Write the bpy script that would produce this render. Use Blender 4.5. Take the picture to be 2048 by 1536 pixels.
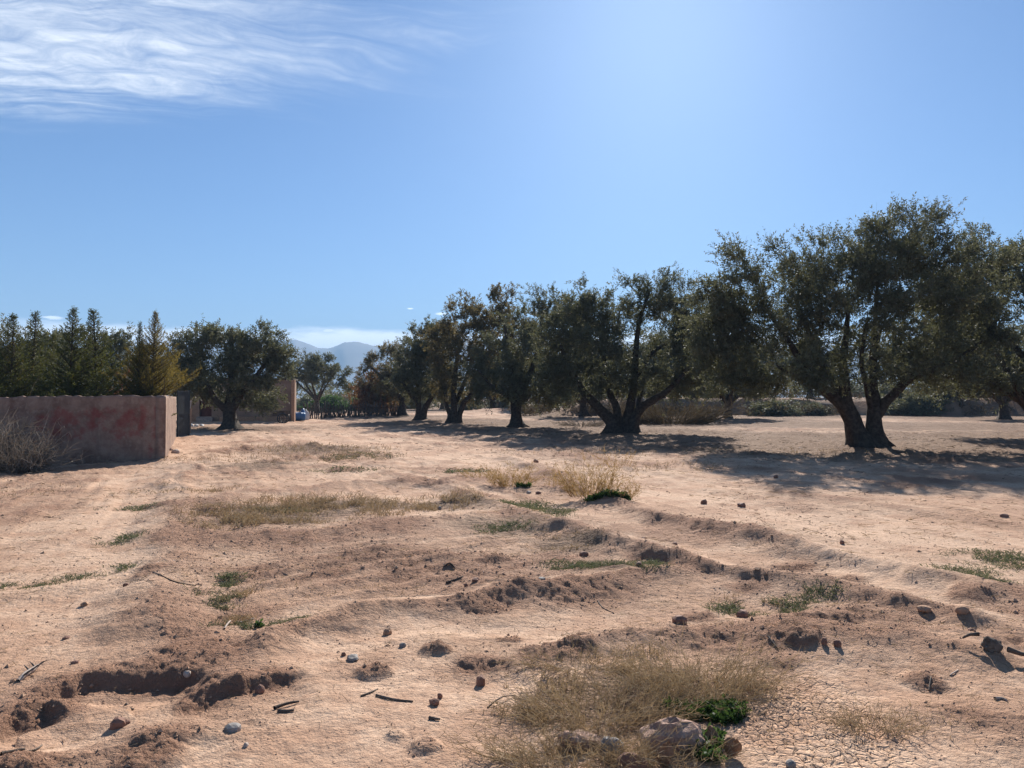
import bpy, math, random
import numpy as np
from mathutils import Vector, Euler

# ------------------------------------------------------------------ scene, camera, light
for o in list(bpy.data.objects):
    bpy.data.objects.remove(o, do_unlink=True)
S = bpy.context.scene
COL = S.collection
R = math.radians
F = 1500.0                      # focal length in pixels of the 2048 px wide photograph
HOR = 795.0                     # horizon row
CAMH = 1.6
PITCH = math.atan((HOR - 768.0) / F)

cam_d = bpy.data.cameras.new('camera')
cam = bpy.data.objects.new('camera', cam_d)
COL.objects.link(cam)
cam_d.sensor_width = 36.0
cam_d.lens = 36.0 * F / 2048.0
cam_d.clip_start = 0.05
cam_d.clip_end = 30000.0
cam.location = (0, 0, CAMH)
cam.rotation_euler = (math.pi / 2 + PITCH, 0, 0)
S.camera = cam

SUN_AZ, SUN_EL = R(11.5), R(29.5)
sun_dir = Vector((math.sin(SUN_AZ) * math.cos(SUN_EL), math.cos(SUN_AZ) * math.cos(SUN_EL), math.sin(SUN_EL)))
sun_d = bpy.data.lights.new('sun', 'SUN')
sun_d.energy = 5.0
sun_d.angle = R(0.55)
sun_d.color = (1.0, 0.945, 0.87)
sun = bpy.data.objects.new('sun', sun_d)
COL.objects.link(sun)
sun.rotation_euler = sun_dir.to_track_quat('Z', 'Y').to_euler()

S.view_settings.view_transform = 'Standard'
S.view_settings.look = 'None'
S.view_settings.exposure = 1.08
S.view_settings.gamma = 1.0
S.view_settings.use_curve_mapping = False
S.cycles.max_bounces = 6
S.cycles.diffuse_bounces = 3
S.cycles.glossy_bounces = 2
S.cycles.transmission_bounces = 3
S.cycles.volume_bounces = 0
S.cycles.transparent_max_bounces = 8
S.cycles.caustics_reflective = False
S.cycles.caustics_refractive = False
S.cycles.sample_clamp_indirect = 4.0
S.cycles.use_denoising = True
S.cycles.denoiser = 'OPENIMAGEDENOISE'
S.cycles.denoising_input_passes = 'RGB_ALBEDO_NORMAL'
S.cycles.denoising_prefilter = 'ACCURATE'


class NT:
    """small helper to wire shader nodes"""
    def __init__(self, tree):
        self.t = tree; self.n = tree.nodes; self.l = tree.links
        self.n.clear()
    def node(self, kind, **kw):
        nd = self.n.new(kind)
        for k, v in kw.items():
            setattr(nd, k, v)
        return nd
    def put(self, nd, key, v):
        s = nd.inputs[key]
        if isinstance(v, bpy.types.NodeSocket):
            self.l.new(v, s)
        elif v is not None:
            if hasattr(s.default_value, '__len__') and not hasattr(v, '__len__'):
                v = (v, v, v)
            if hasattr(v, '__len__') and len(v) == 3 and hasattr(s.default_value, '__len__') and len(s.default_value) == 4:
                v = (*v, 1.0)
            s.default_value = v
    def math(self, op, a, b=None, c=None, clamp=False):
        nd = self.node('ShaderNodeMath', operation=op, use_clamp=clamp)
        self.put(nd, 0, a)
        if b is not None: self.put(nd, 1, b)
        if c is not None: self.put(nd, 2, c)
        return nd.outputs[0]
    def vmath(self, op, a, b=None):
        nd = self.node('ShaderNodeVectorMath', operation=op)
        self.put(nd, 0, a)
        if b is not None: self.put(nd, 1, b)
        return nd.outputs[0]
    def noise(self, vec, scale, detail=4.0, rough=0.55, dist=0.0, dims='3D'):
        nd = self.node('ShaderNodeTexNoise', noise_dimensions=dims)
        if vec is not None: self.put(nd, 'Vector', vec)
        self.put(nd, 'Scale', scale); self.put(nd, 'Detail', detail)
        self.put(nd, 'Roughness', rough); self.put(nd, 'Distortion', dist)
        return nd.outputs[0]
    def ramp(self, fac, lo, hi, a=0.0, b=1.0, smooth=True):
        nd = self.node('ShaderNodeMapRange', interpolation_type='SMOOTHSTEP' if smooth else 'LINEAR')
        self.put(nd, 'Value', fac); self.put(nd, 'From Min', lo); self.put(nd, 'From Max', hi)
        self.put(nd, 'To Min', a); self.put(nd, 'To Max', b)
        return nd.outputs[0]
    def mix(self, fac, a, b, mode='MIX'):
        nd = self.node('ShaderNodeMix', data_type='RGBA', blend_type=mode)
        self.put(nd, 0, fac); self.put(nd, 6, a); self.put(nd, 7, b)
        return nd.outputs[2]
    def attr(self, name):
        return self.node('ShaderNodeAttribute', attribute_name=name).outputs['Fac']


# ------------------------------------------------------------------ sky
world = bpy.data.worlds.new('World')
S.world = world
world.use_nodes = True
w = NT(world.node_tree)
w_out = w.node('ShaderNodeOutputWorld')
bg = w.node('ShaderNodeBackground')
sky = w.node('ShaderNodeTexSky', sky_type='NISHITA')
sky.sun_disc = False
sky.sun_elevation = SUN_EL
sky.sun_rotation = SUN_AZ
sky.altitude = 500
sky.air_density = 1.0
sky.dust_density = 0.52
sky.ozone_density = 6.0
geo = w.node('ShaderNodeNewGeometry')
dirv = w.vmath('NORMALIZE', w.node('ShaderNodeTexCoord').outputs['Generated'])
sep = w.node('ShaderNodeSeparateXYZ'); w.put(sep, 0, dirv)
dx, dy, dz = sep.outputs
az = w.math('ARCTAN2', dx, dy)                         # 0 straight ahead, + to the right
el = w.math('ARCSINE', dz)
zc = w.math('MAXIMUM', dz, 0.06)
pxn, pyn = w.math('DIVIDE', dx, zc), w.math('DIVIDE', dy, zc)
cmb = w.node('ShaderNodeCombineXYZ'); w.put(cmb, 0, pxn); w.put(cmb, 1, pyn)
plane = cmb.outputs[0]
# cirrus: long streaks in a high sheet, thick to the left of the view
warp = w.noise(plane, 1.3, 3, 0.5)
st = w.node('ShaderNodeCombineXYZ')
w.put(st, 0, w.math('MULTIPLY', pxn, 0.95))
w.put(st, 1, w.math('ADD', w.math('MULTIPLY', w.math('ADD', pyn, w.math('MULTIPLY', pxn, -0.24)), 5.2), w.math('MULTIPLY', warp, 3.4)))
w.put(st, 2, 3.7)
streak = w.noise(st.outputs[0], 1.0, 6, 0.66, 0.9)
fine = w.noise(plane, 7.0, 4, 0.65, 1.2)
region = w.math('ADD', w.ramp(pxn, 0.45, -1.7), w.math('MULTIPLY', w.noise(plane, 0.9, 2, 0.5), 0.55))
region = w.math('MULTIPLY', region, w.math('MULTIPLY', w.ramp(pyn, 3.2, 2.1), w.math('MULTIPLY', w.ramp(pyn, 0.9, 1.7), w.ramp(pxn, -4.5, -2.2))))
cir = w.math('MULTIPLY', w.ramp(w.math('ADD', streak, w.math('MULTIPLY', region, 0.34)), 0.60, 1.02), w.math('ADD', 0.0, w.math('MULTIPLY', fine, 1.9)))
cir = w.math('MULTIPLY', cir, w.ramp(region, 0.15, 1.1))
cir = w.math('MULTIPLY', cir, 0.74, clamp=True)
# low pale cloud bank along the horizon
ae = w.node('ShaderNodeCombineXYZ'); w.put(ae, 0, w.math('MULTIPLY', az, 1.0)); w.put(ae, 1, w.math('MULTIPLY', el, 5.0))
top = w.math('ADD', 0.062, w.math('MULTIPLY', w.noise(ae.outputs[0], 6.0, 5, 0.6), 0.050))
bank = w.math('MULTIPLY', w.math('MULTIPLY', w.ramp(az, -1.3, -0.8), w.ramp(az, 0.7, 0.2)), w.ramp(w.math('SUBTRACT', top, el), -0.004, 0.012))
bank = w.math('MULTIPLY', bank, 0.9)
ca = None
pn = w.math('MULTIPLY', w.noise(ae.outputs[0], 60.0, 3, 0.6), 1.2)
for (cx, cy, sx, sy) in ((-0.5485, 0.0905, .017, .0035), (-0.0935, 0.1105, .012, .0030), (-0.407, 0.082, .011, .0035), (-0.2405, 0.0862, .013, .0040), (-0.135, 0.117, .006, .0015)):
    ex = w.math('DIVIDE', w.math('SUBTRACT', az, cx), sx)
    ey = w.math('DIVIDE', w.math('SUBTRACT', el, cy), sy)
    rr = w.math('ADD', w.math('MULTIPLY', ex, ex), w.math('MULTIPLY', ey, ey))
    pf = w.math('ADD', w.math('MULTIPLY', rr, -1.0), pn)
    pf = w.ramp(pf, 0.0, 0.5)
    ca = pf if ca is None else w.math('MAXIMUM', ca, pf)
puff = w.math('MULTIPLY', ca, 0.75)
CLOUD = (10.6, 11.2, 12.0)
skycol = w.mix(cir, w.mix(1.0, sky.outputs[0], (0.75, 0.92, 1.05), 'MULTIPLY'), CLOUD)
skycol = w.mix(w.math('MAXIMUM', bank, puff), skycol, (20.0, 21.0, 22.5))
w.put(bg, 'Color', skycol)
w.put(bg, 'Strength', 0.05)
w.l.new(bg.outputs[0], w_out.inputs[0])

# ------------------------------------------------------------------ helpers: noise, geometry, objects
def _hash(ix, iy, seed):
    h = (ix.astype(np.int64) * 374761393 + iy.astype(np.int64) * 668265263 + seed * 1274126177) & 0xFFFFFFFF
    h = ((h ^ (h >> 13)) * 1274126177) & 0xFFFFFFFF
    h = h ^ (h >> 16)
    return (h & 0xFFFFFF).astype(np.float64) / float(0x1000000)

def vnoise(x, y, seed=0):
    """smooth value noise, -1..1"""
    ix, iy = np.floor(x), np.floor(y)
    fx, fy = x - ix, y - iy
    ux = fx * fx * fx * (fx * (fx * 6 - 15) + 10); uy = fy * fy * fy * (fy * (fy * 6 - 15) + 10)
    a = _hash(ix, iy, seed); b = _hash(ix + 1, iy, seed); c = _hash(ix, iy + 1, seed); d = _hash(ix + 1, iy + 1, seed)
    return ((a * (1 - ux) + b * ux) * (1 - uy) + (c * (1 - ux) + d * ux) * uy) * 2 - 1

def fbm(x, y, octaves=4, seed=0, gain=0.5):
    s = np.zeros_like(x); a = 1.0; t = 0.0
    for k in range(octaves):
        s += a * vnoise(x * 2 ** k + 17.3 * k, y * 2 ** k - 9.1 * k, seed + k * 31)
        t += a; a *= gain
    return s / t

def worley(x, y, seed=0):
    ix, iy = np.floor(x), np.floor(y)
    f1 = np.full_like(x, 9.0); f2 = np.full_like(x, 9.0); cid = np.zeros_like(x)
    for oy in (-1, 0, 1):
        for ox in (-1, 0, 1):
            cx, cy = ix + ox, iy + oy
            px_ = cx + 0.1 + 0.8 * _hash(cx, cy, seed); py_ = cy + 0.1 + 0.8 * _hash(cx, cy, seed + 7)
            d = np.hypot(px_ - x, py_ - y)
            m = d < f1
            f2 = np.where(m, f1, np.minimum(f2, d))
            cid = np.where(m, _hash(cx, cy, seed + 13), cid)
            f1 = np.where(m, d, f1)
    return f1, f2, cid

def sstep(a, b, v):
    t = np.clip((v - a) / (b - a), 0, 1)
    return t * t * (3 - 2 * t)

def ray(px, py):
    cx, cz = (px - 1024.0) / F, -(py - 768.0) / F
    return np.array((cx, math.cos(PITCH) - math.sin(PITCH) * cz, math.sin(PITCH) + math.cos(PITCH) * cz))

def G(px, py):
    """photograph pixel -> point of the level ground"""
    r = ray(px, py)
    k = -CAMH / r[2]
    return (r[0] * k, r[1] * k)

def at(px, py, d):
    """photograph pixel -> world point at forward distance d"""
    r = ray(px, py)
    k = d / r[1]
    return np.array((r[0] * k, d, CAMH + r[2] * k))

def polydist(x, y, pts):
    """distance, signed distance (+ on the far side) and length parameter to a polyline"""
    best = np.full_like(x, 1e9); sg = np.zeros_like(x); par = np.zeros_like(x); acc = 0.0
    over = np.zeros_like(x)
    n = len(pts) - 1
    for i in range(n):
        ax, ay = pts[i]; bx, by = pts[i + 1]
        ex, ey = bx - ax, by - ay
        L = math.hypot(ex, ey) + 1e-9
        tr = ((x - ax) * ex + (y - ay) * ey) / (L * L)
        t = np.clip(tr, 0, 1)
        qx, qy = ax + ex * t, ay + ey * t
        d = np.hypot(x - qx, y - qy)
        m = d < best
        best = np.where(m, d, best)
        sg = np.where(m, np.where(ex * (y - ay) - ey * (x - ax) > 0, d, -d), sg)
        par = np.where(m, acc + t * L, par)
        acc += L
    return best, sg, par, acc

def mesh_np(name, verts, polys, mats=(), mat_idx=None, smooth=False, attrs=None):
    """verts (N,3); polys: list of int arrays (M,k)"""
    me = bpy.data.meshes.new(name)
    verts = np.asarray(verts, dtype=np.float32)
    me.vertices.add(len(verts))
    me.vertices.foreach_set('co', verts.ravel())
    polys = [p for p in polys if len(p)]
    loops = np.concatenate([np.asarray(p, dtype=np.int32).ravel() for p in polys])
    sizes = np.concatenate([np.full(len(p), p.shape[1], dtype=np.int32) for p in polys])
    starts = np.concatenate(([0], np.cumsum(sizes)[:-1])).astype(np.int32)
    me.loops.add(len(loops)); me.loops.foreach_set('vertex_index', loops)
    me.polygons.add(len(sizes)); me.polygons.foreach_set('loop_start', starts)
    me.polygons.foreach_set('use_smooth', np.full(len(sizes), bool(smooth)))
    for m in mats: me.materials.append(m)
    if mat_idx is not None:
        me.polygons.foreach_set('material_index', np.asarray(mat_idx, dtype=np.int32))
    me.update(calc_edges=True)
    for k, v in (attrs or {}).items():
        a = me.attributes.new(k, 'FLOAT', 'POINT')
        a.data.foreach_set('value', np.asarray(v, dtype=np.float32))
    return me

def link(name, me, parent=None, loc=(0, 0, 0), rot=(0, 0, 0), scale=(1, 1, 1)):
    o = bpy.data.objects.new(name, me)
    COL.objects.link(o)
    o.location = loc; o.rotation_euler = rot; o.scale = scale
    if parent is not None: o.parent = parent
    return o

def tag(o, label=None, cat=None, group=None, kind=None):
    if label: o['label'] = label
    if cat: o['category'] = cat
    if group: o['group'] = group
    if kind: o['kind'] = kind
    return o

def thing(name, label, cat, loc=(0, 0, 0), rz=0.0, group=None, scale=(1, 1, 1)):
    o = link(name, None, None, loc, (0, 0, rz), scale)
    o.empty_display_size = 0.2
    return tag(o, label, cat, group)

def copy_tree(src, name, label, loc, rz, scale, group=None):
    r = src.copy(); COL.objects.link(r)
    r.name = name; r.location = loc; r.rotation_euler = (0, 0, rz); r.scale = scale
    r['label'] = label
    if group: r['group'] = group
    for ch in src.children:
        c = ch.copy(); COL.objects.link(c); c.parent = r
    return r

class MB:
    """collects polygons for one mesh"""
    def __init__(self): self.v = []; self.q = []; self.t = []; self.n = 0
    def add(self, v, quads=None, tris=None):
        v = np.asarray(v, dtype=float)
        if quads is not None and len(quads): self.q.append(np.asarray(quads) + self.n)
        if tris is not None and len(tris): self.t.append(np.asarray(tris) + self.n)
        self.v.append(v); self.n += len(v)
        return self
    def box(self, c, s, rz=0.0, jitter=0.0, rng=None):
        x, y, z = (s[0] / 2, s[1] / 2, s[2] / 2)
        v = np.array([(-x, -y, -z), (x, -y, -z), (x, y, -z), (-x, y, -z), (-x, -y, z), (x, -y, z), (x, y, z), (-x, y, z)])
        if jitter: v += rng.normal(0, jitter, v.shape)
        ca, sa = math.cos(rz), math.sin(rz)
        v = np.stack((v[:, 0] * ca - v[:, 1] * sa, v[:, 0] * sa + v[:, 1] * ca, v[:, 2]), 1) + np.asarray(c)
        return self.add(v, [(0, 3, 2, 1), (4, 5, 6, 7), (0, 1, 5, 4), (1, 2, 6, 5), (2, 3, 7, 6), (3, 0, 4, 7)])
    def mesh(self, name, mats=(), smooth=False, attrs=None):
        polys = []
        if self.q: polys.append(np.concatenate(self.q))
        if self.t: polys.append(np.concatenate(self.t))
        return mesh_np(name, np.concatenate(self.v), polys, mats, None, smooth, attrs)

def catmull(P, step=0.2):
    P = np.asarray(P, dtype=float)
    E = np.vstack((2 * P[0] - P[1], P, 2 * P[-1] - P[-2]))
    out = []
    for i in range(len(P) - 1):
        a, b, c, d = E[i], E[i + 1], E[i + 2], E[i + 3]
        n = max(2, int(np.linalg.norm(c[:3] - b[:3]) / step))
        for k in range(n):
            t = k / n
            out.append(0.5 * ((2 * b) + (c - a) * t + (2 * a - 5 * b + 4 * c - d) * t * t + (3 * b - a - 3 * c + d) * t ** 3))
    out.append(P[-1])
    return np.array(out)

def tube(P, rad, sides=6, lump=0.0, seed=0, flare=0.0, cap=True):
    """tube along P (n,3) with radii; returns verts, quads, tris"""
    P = np.asarray(P, dtype=float); rad = np.asarray(rad, dtype=float)
    n = len(P)
    T = np.gradient(P, axis=0); T /= np.linalg.norm(T, axis=1)[:, None] + 1e-9
    up = np.array((1.0, 0, 0)) if abs(T[0][0]) < 0.8 else np.array((0, 1.0, 0))
    u = np.cross(T[0], up); u /= np.linalg.norm(u)
    U = []
    for i in range(n):
        u = u - T[i] * np.dot(u, T[i]); u /= np.linalg.norm(u) + 1e-9
        U.append(u)
    U = np.array(U); V = np.cross(T, U)
    a = np.linspace(0, 2 * math.pi, sides, endpoint=False)
    rr = np.repeat(rad[:, None], sides, 1)
    if lump:
        s = np.concatenate(([0], np.cumsum(np.linalg.norm(np.diff(P, axis=0), axis=1))))
        A = np.repeat(a[None, :], n, 0); Z = np.repeat(s[:, None], sides, 1)
        tw = A + Z * 0.7
        g = 0.5 * np.sin(tw * 3 + seed) + 0.35 * np.sin(tw * 5 + seed * 1.7 + Z) + 0.6 * vnoise(np.cos(A) * 2 + seed, Z * 3 + np.sin(A) * 2, seed)
        rr = rr * (1 + lump * g)
        if flare:
            h = np.clip(P[:, 2], 0, None)[:, None]
            lobes = 0.65 + 0.5 * np.sin(A * 4 + seed) + 0.35 * np.sin(A * 7 + 2 * seed)
            rr = rr * (1 + flare * np.exp(-h / 0.22) * np.clip(lobes, 0.15, None))
    v = P[:, None, :] + rr[..., None] * (np.cos(a)[None, :, None] * U[:, None, :] + np.sin(a)[None, :, None] * V[:, None, :])
    v = v.reshape(-1, 3)
    i = np.arange(n - 1)[:, None] * sides; j = np.arange(sides)[None, :]; k = (j + 1) % sides
    q = np.stack((i + j, i + k, i + sides + k, i + sides + j), -1).reshape(-1, 4)
    tr = []
    if cap:
        v = np.vstack((v, P[-1])); c = len(v) - 1; b = (n - 1) * sides
        tr = [(b + x, b + (x + 1) % sides, c) for x in range(sides)]
    return v, q, tr

def ribbons(P, width, seed=0, taper=True):
    """P (N,K,3) polylines -> flat tapering strips; verts, quads"""
    rng = np.random.default_rng(seed)
    N, K, _ = P.shape
    T = np.gradient(P, axis=1); T /= np.linalg.norm(T, axis=2, keepdims=True) + 1e-9
    W = np.cross(T, rng.normal(size=(N, 1, 3))); W /= np.linalg.norm(W, axis=2, keepdims=True) + 1e-9
    wd = np.asarray(width).reshape(-1, 1, 1) * (np.linspace(1, 0.35, K)[None, :, None] if taper else 1.0)
    A, B = P - W * wd / 2, P + W * wd / 2
    v = np.stack((A, B), 2).reshape(-1, 3)
    b = (np.arange(N) * K * 2)[:, None] + (np.arange(K - 1) * 2)[None, :]
    q = np.stack((b, b + 1, b + 3, b + 2), -1).reshape(-1, 4)
    return v, q

def unit(v):
    return v / (np.linalg.norm(v, axis=-1, keepdims=True) + 1e-9)

# ------------------------------------------------------------------ materials
def new_mat(name):
    m = bpy.data.materials.new(name); m.use_nodes = True
    nt = NT(m.node_tree)
    out = nt.node('ShaderNodeOutputMaterial')
    return m, nt, out

def principled(nt, col, rough=0.9, spec=0.2, normal=None):
    p = nt.node('ShaderNodeBsdfPrincipled')
    nt.put(p, 'Base Color', col); nt.put(p, 'Roughness', rough); nt.put(p, 'Specular IOR Level', spec)
    if normal is not None: nt.put(p, 'Normal', normal)
    return p

def bump(nt, h, dist, strength=1.0, normal=None):
    b = nt.node('ShaderNodeBump')
    nt.put(b, 'Height', h); nt.put(b, 'Distance', dist); nt.put(b, 'Strength', strength)
    if normal is not None: nt.put(b, 'Normal', normal)
    return b.outputs[0]

def simple_mat(name, ca, cb, scale=6.0, rough=0.9, bdist=0.004, bscale=40.0, spec=0.2):
    m, nt, out = new_mat(name)
    co = nt.node('ShaderNodeTexCoord').outputs['Object']
    c = nt.mix(nt.ramp(nt.noise(co, scale, 5, 0.6), 0.32, 0.68), ca, cb)
    p = principled(nt, c, rough, spec, bump(nt, nt.noise(co, bscale, 5, 0.6), bdist) if bdist else None)
    nt.l.new(p.outputs[0], out.inputs[0])
    return m

def leaf_mat(name, ca, cb, cc, trans, tfac=0.3, rough=0.62, spec=0.16):
    m, nt, out = new_mat(name)
    t = nt.attr('tint')
    c = nt.mix(nt.ramp(t, 0.0, 0.7, smooth=False), ca, cb)
    c = nt.mix(nt.ramp(t, 0.78, 1.0, smooth=False), c, cc)
    p = principled(nt, c, rough, spec)
    tr = nt.node('ShaderNodeBsdfTranslucent')
    nt.put(tr, 'Color', nt.mix(0.5, c, trans))
    mx = nt.node('ShaderNodeMixShader'); nt.put(mx, 0, tfac)
    nt.l.new(p.outputs[0], mx.inputs[1]); nt.l.new(tr.outputs[0], mx.inputs[2])
    nt.l.new(mx.outputs[0], out.inputs[0])
    return m

def make_soil():
    m, nt, out = new_mat('soil')
    co = nt.node('ShaderNodeTexCoord').outputs['Object']
    rough_a, crack = nt.attr('rough'), nt.attr('crack')
    big = nt.noise(co, 0.35, 3, 0.55); mid = nt.noise(co, 2.3, 4, 0.6); fine = nt.noise(co, 22.0, 4, 0.65)
    pale, tan, red = (0.645, 0.440, 0.302), (0.500, 0.310, 0.203), (0.345, 0.182, 0.118)
    c = nt.mix(nt.ramp(nt.math('ADD', nt.math('MULTIPLY', big, 0.5), nt.math('MULTIPLY', mid, 0.5)), 0.43, 0.57), tan, pale)
    r = nt.ramp(nt.math('ADD', rough_a, nt.math('MULTIPLY', nt.math('SUBTRACT', mid, 0.5), 0.9)), 0.15, 1.0)
    c = nt.mix(nt.math('MULTIPLY', r, 0.75), c, red)
    c = nt.mix(nt.ramp(fine, 0.36, 0.66, 0.0, 0.42), c, (0.31, 0.178, 0.115))
    c = nt.mix(nt.ramp(nt.noise(co, 75.0, 2, 0.6), 0.62, 0.76, 0.0, 0.45), c, (0.20, 0.12, 0.08))
    h = nt.math('ADD', nt.math('MULTIPLY', nt.noise(co, 52.0, 4, 0.74), 0.026), nt.math('MULTIPLY', nt.noise(co, 11.0, 3, 0.62), 0.05))
    h = nt.math('MULTIPLY', h, nt.math('ADD', 0.55, nt.math('MULTIPLY', rough_a, 1.2)))
    wn = nt.node('ShaderNodeTexNoise'); nt.put(wn, 'Vector', co); nt.put(wn, 'Scale', 9.0); nt.put(wn, 'Detail', 3.0)
    wv = nt.node('ShaderNodeVectorMath', operation='SCALE'); nt.put(wv, 0, wn.outputs[1]); wv.inputs[3].default_value = 0.07; wv = wv.outputs[0]
    vo = nt.node('ShaderNodeTexVoronoi', feature='DISTANCE_TO_EDGE'); nt.put(vo, 'Vector', nt.vmath('ADD', co, wv)); nt.put(vo, 'Scale', 19.0)
    h = nt.math('ADD', h, nt.math('MULTIPLY', nt.math('MULTIPLY', nt.ramp(vo.outputs[0], 0.0, 0.16), crack), 0.012))
    litter_shade = nt.ramp(nt.math('ADD', nt.attr('litter'), nt.math('MULTIPLY', nt.math('SUBTRACT', nt.noise(co, 1.4, 4, 0.65), 0.5), 1.6)), .22, .85, 0, .82)
    c = nt.mix(litter_shade, c, (0.190, 0.122, 0.080))  # litter brown, which also puts darker tree shade into the soil colour
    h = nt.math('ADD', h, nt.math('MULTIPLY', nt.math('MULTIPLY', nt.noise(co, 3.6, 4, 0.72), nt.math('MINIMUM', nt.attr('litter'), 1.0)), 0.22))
    p = principled(nt, c, 0.95, 0.12, bump(nt, h, 1.0))
    nt.l.new(p.outputs[0], out.inputs[0])
    return m

M_soil = make_soil()
M_bark = simple_mat('olive_bark', (0.036, 0.028, 0.022), (0.085, 0.067, 0.052), 9.0, 0.95, 0.02, 26.0)
M_twig = simple_mat('olive_twig', (0.10, 0.085, 0.065), (0.15, 0.125, 0.10), 5.0, 0.9, 0.0)
M_olive = leaf_mat('olive_leaf', (0.064, 0.074, 0.044), (0.130, 0.138, 0.084), (0.22, 0.185, 0.095), (0.21, 0.20, 0.08), 0.30)
M_olive_brown = leaf_mat('olive_leaf_brownish', (0.070, 0.070, 0.036), (0.145, 0.128, 0.062), (0.25, 0.165, 0.065), (0.27, 0.19, 0.06), 0.34)
M_thuja = leaf_mat('conifer_leaf', (0.030, 0.045, 0.018), (0.060, 0.078, 0.026), (0.15, 0.105, 0.035), (0.18, 0.17, 0.03), 0.30)
M_autumn = leaf_mat('autumn_leaf', (0.12, 0.052, 0.030), (0.18, 0.092, 0.040), (0.23, 0.15, 0.06), (0.28, 0.14, 0.05), 0.30)
M_straw = leaf_mat('dry_straw', (0.21, 0.145, 0.080), (0.33, 0.235, 0.135), (0.48, 0.38, 0.25), (0.42, 0.29, 0.15), 0.25, 0.8, 0.15)
M_golden = leaf_mat('golden_weed', (0.27, 0.165, 0.065), (0.40, 0.265, 0.11), (0.50, 0.37, 0.18), (0.5, 0.32, 0.12), 0.30, 0.8, 0.15)
M_greyst = leaf_mat('grey_stem', (0.13, 0.105, 0.082), (0.22, 0.18, 0.145), (0.36, 0.31, 0.26), (0.3, 0.24, 0.17), 0.15, 0.85, 0.1)
M_green = leaf_mat('green_weed', (0.025, 0.055, 0.016), (0.050, 0.095, 0.028), (0.12, 0.15, 0.06), (0.13, 0.22, 0.04), 0.32)
M_grey_green = leaf_mat('grey_green_weed', (0.065, 0.080, 0.040), (0.12, 0.13, 0.070), (0.27, 0.22, 0.13), (0.18, 0.20, 0.08), 0.28, 0.75, 0.15)
M_litter = leaf_mat('dead_leaf_litter', (0.070, 0.048, 0.032), (0.15, 0.105, 0.070), (0.30, 0.22, 0.14), (0.2, 0.13, 0.07), 0.15, 0.85, 0.1)
M_clod = simple_mat('clod_earth', (0.32, 0.185, 0.115), (0.45, 0.285, 0.185), 14.0, 0.95, 0.006, 60.0)
M_stone_red = simple_mat('reddish_stone', (0.19, 0.095, 0.065), (0.28, 0.155, 0.11), 8.0, 0.8, 0.004, 50.0)
M_stone_grey = simple_mat('grey_stone', (0.19, 0.17, 0.155), (0.33, 0.29, 0.26), 8.0, 0.75, 0.004, 45.0)
M_stone_pale = simple_mat('pale_stone', (0.36, 0.27, 0.21), (0.52, 0.43, 0.36), 10.0, 0.85, 0.006, 40.0)
M_stone_pink = simple_mat('pink_pitted_stone', (0.30, 0.18, 0.13), (0.45, 0.30, 0.23), 16.0, 0.9, 0.02, 30.0)
M_wood = simple_mat('weathered_wood', (0.075, 0.058, 0.045), (0.19, 0.155, 0.125), 12.0, 0.9, 0.006, 70.0)
M_brown = simple_mat('brown_dry_leaf', (0.20, 0.11, 0.065), (0.30, 0.18, 0.11), 12.0, 0.85, 0.003, 40.0)

# ------------------------------------------------------------------ ground
def PG(*pp): return [G(a, b) for a, b in pp]

RIDGES = [   # low earth bunds round the old field plots: (line, half width, height)
    (PG((306, 1285), (312, 1230), (335, 1130), (345, 1060), (350, 1010), (362, 972), (385, 930)), .32, .095),
    (PG((400, 1296), (480, 1288), (620, 1262), (760, 1232), (900, 1205), (1100, 1180), (1250, 1158), (1390, 1132)), .22, .135),
    (PG((880, 965), (960, 1000), (1100, 1050), (1250, 1090), (1400, 1125), (1560, 1160), (1720, 1190), (1900, 1225), (2150, 1275)), .20, .13),
    (PG((1000, 918), (1090, 945), (1180, 985), (1290, 1030), (1420, 1065), (1560, 1090), (1680, 1118), (1850, 1150), (2100, 1190)), .22, .12),
    (PG((345, 1078), (430, 1082), (560, 1070), (760, 1050), (900, 1035), (1010, 1028)), .33, .085),
    (PG((345, 1012), (480, 988), (700, 968), (860, 962)), .30, .085),
    (PG((985, 1312), (1200, 1288), (1420, 1262), (1550, 1245), (1700, 1225), (1800, 1232)), .20, .10),
    (PG((1480, 1285), (1620, 1275), (1760, 1282), (1900, 1305), (2080, 1360)), .32, .10),
    (PG((1880, 1425), (2000, 1450), (2150, 1460)), .30, .10),
    (PG((120, 1520), (300, 1480), (480, 1450)), .20, .05),
    (PG((-100, 1195), (60, 1180), (200, 1160), (300, 1130)), .16, .035),
    (PG((420, 905), (560, 893), (760, 905), (900, 930)), .5, .07),
]
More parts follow.
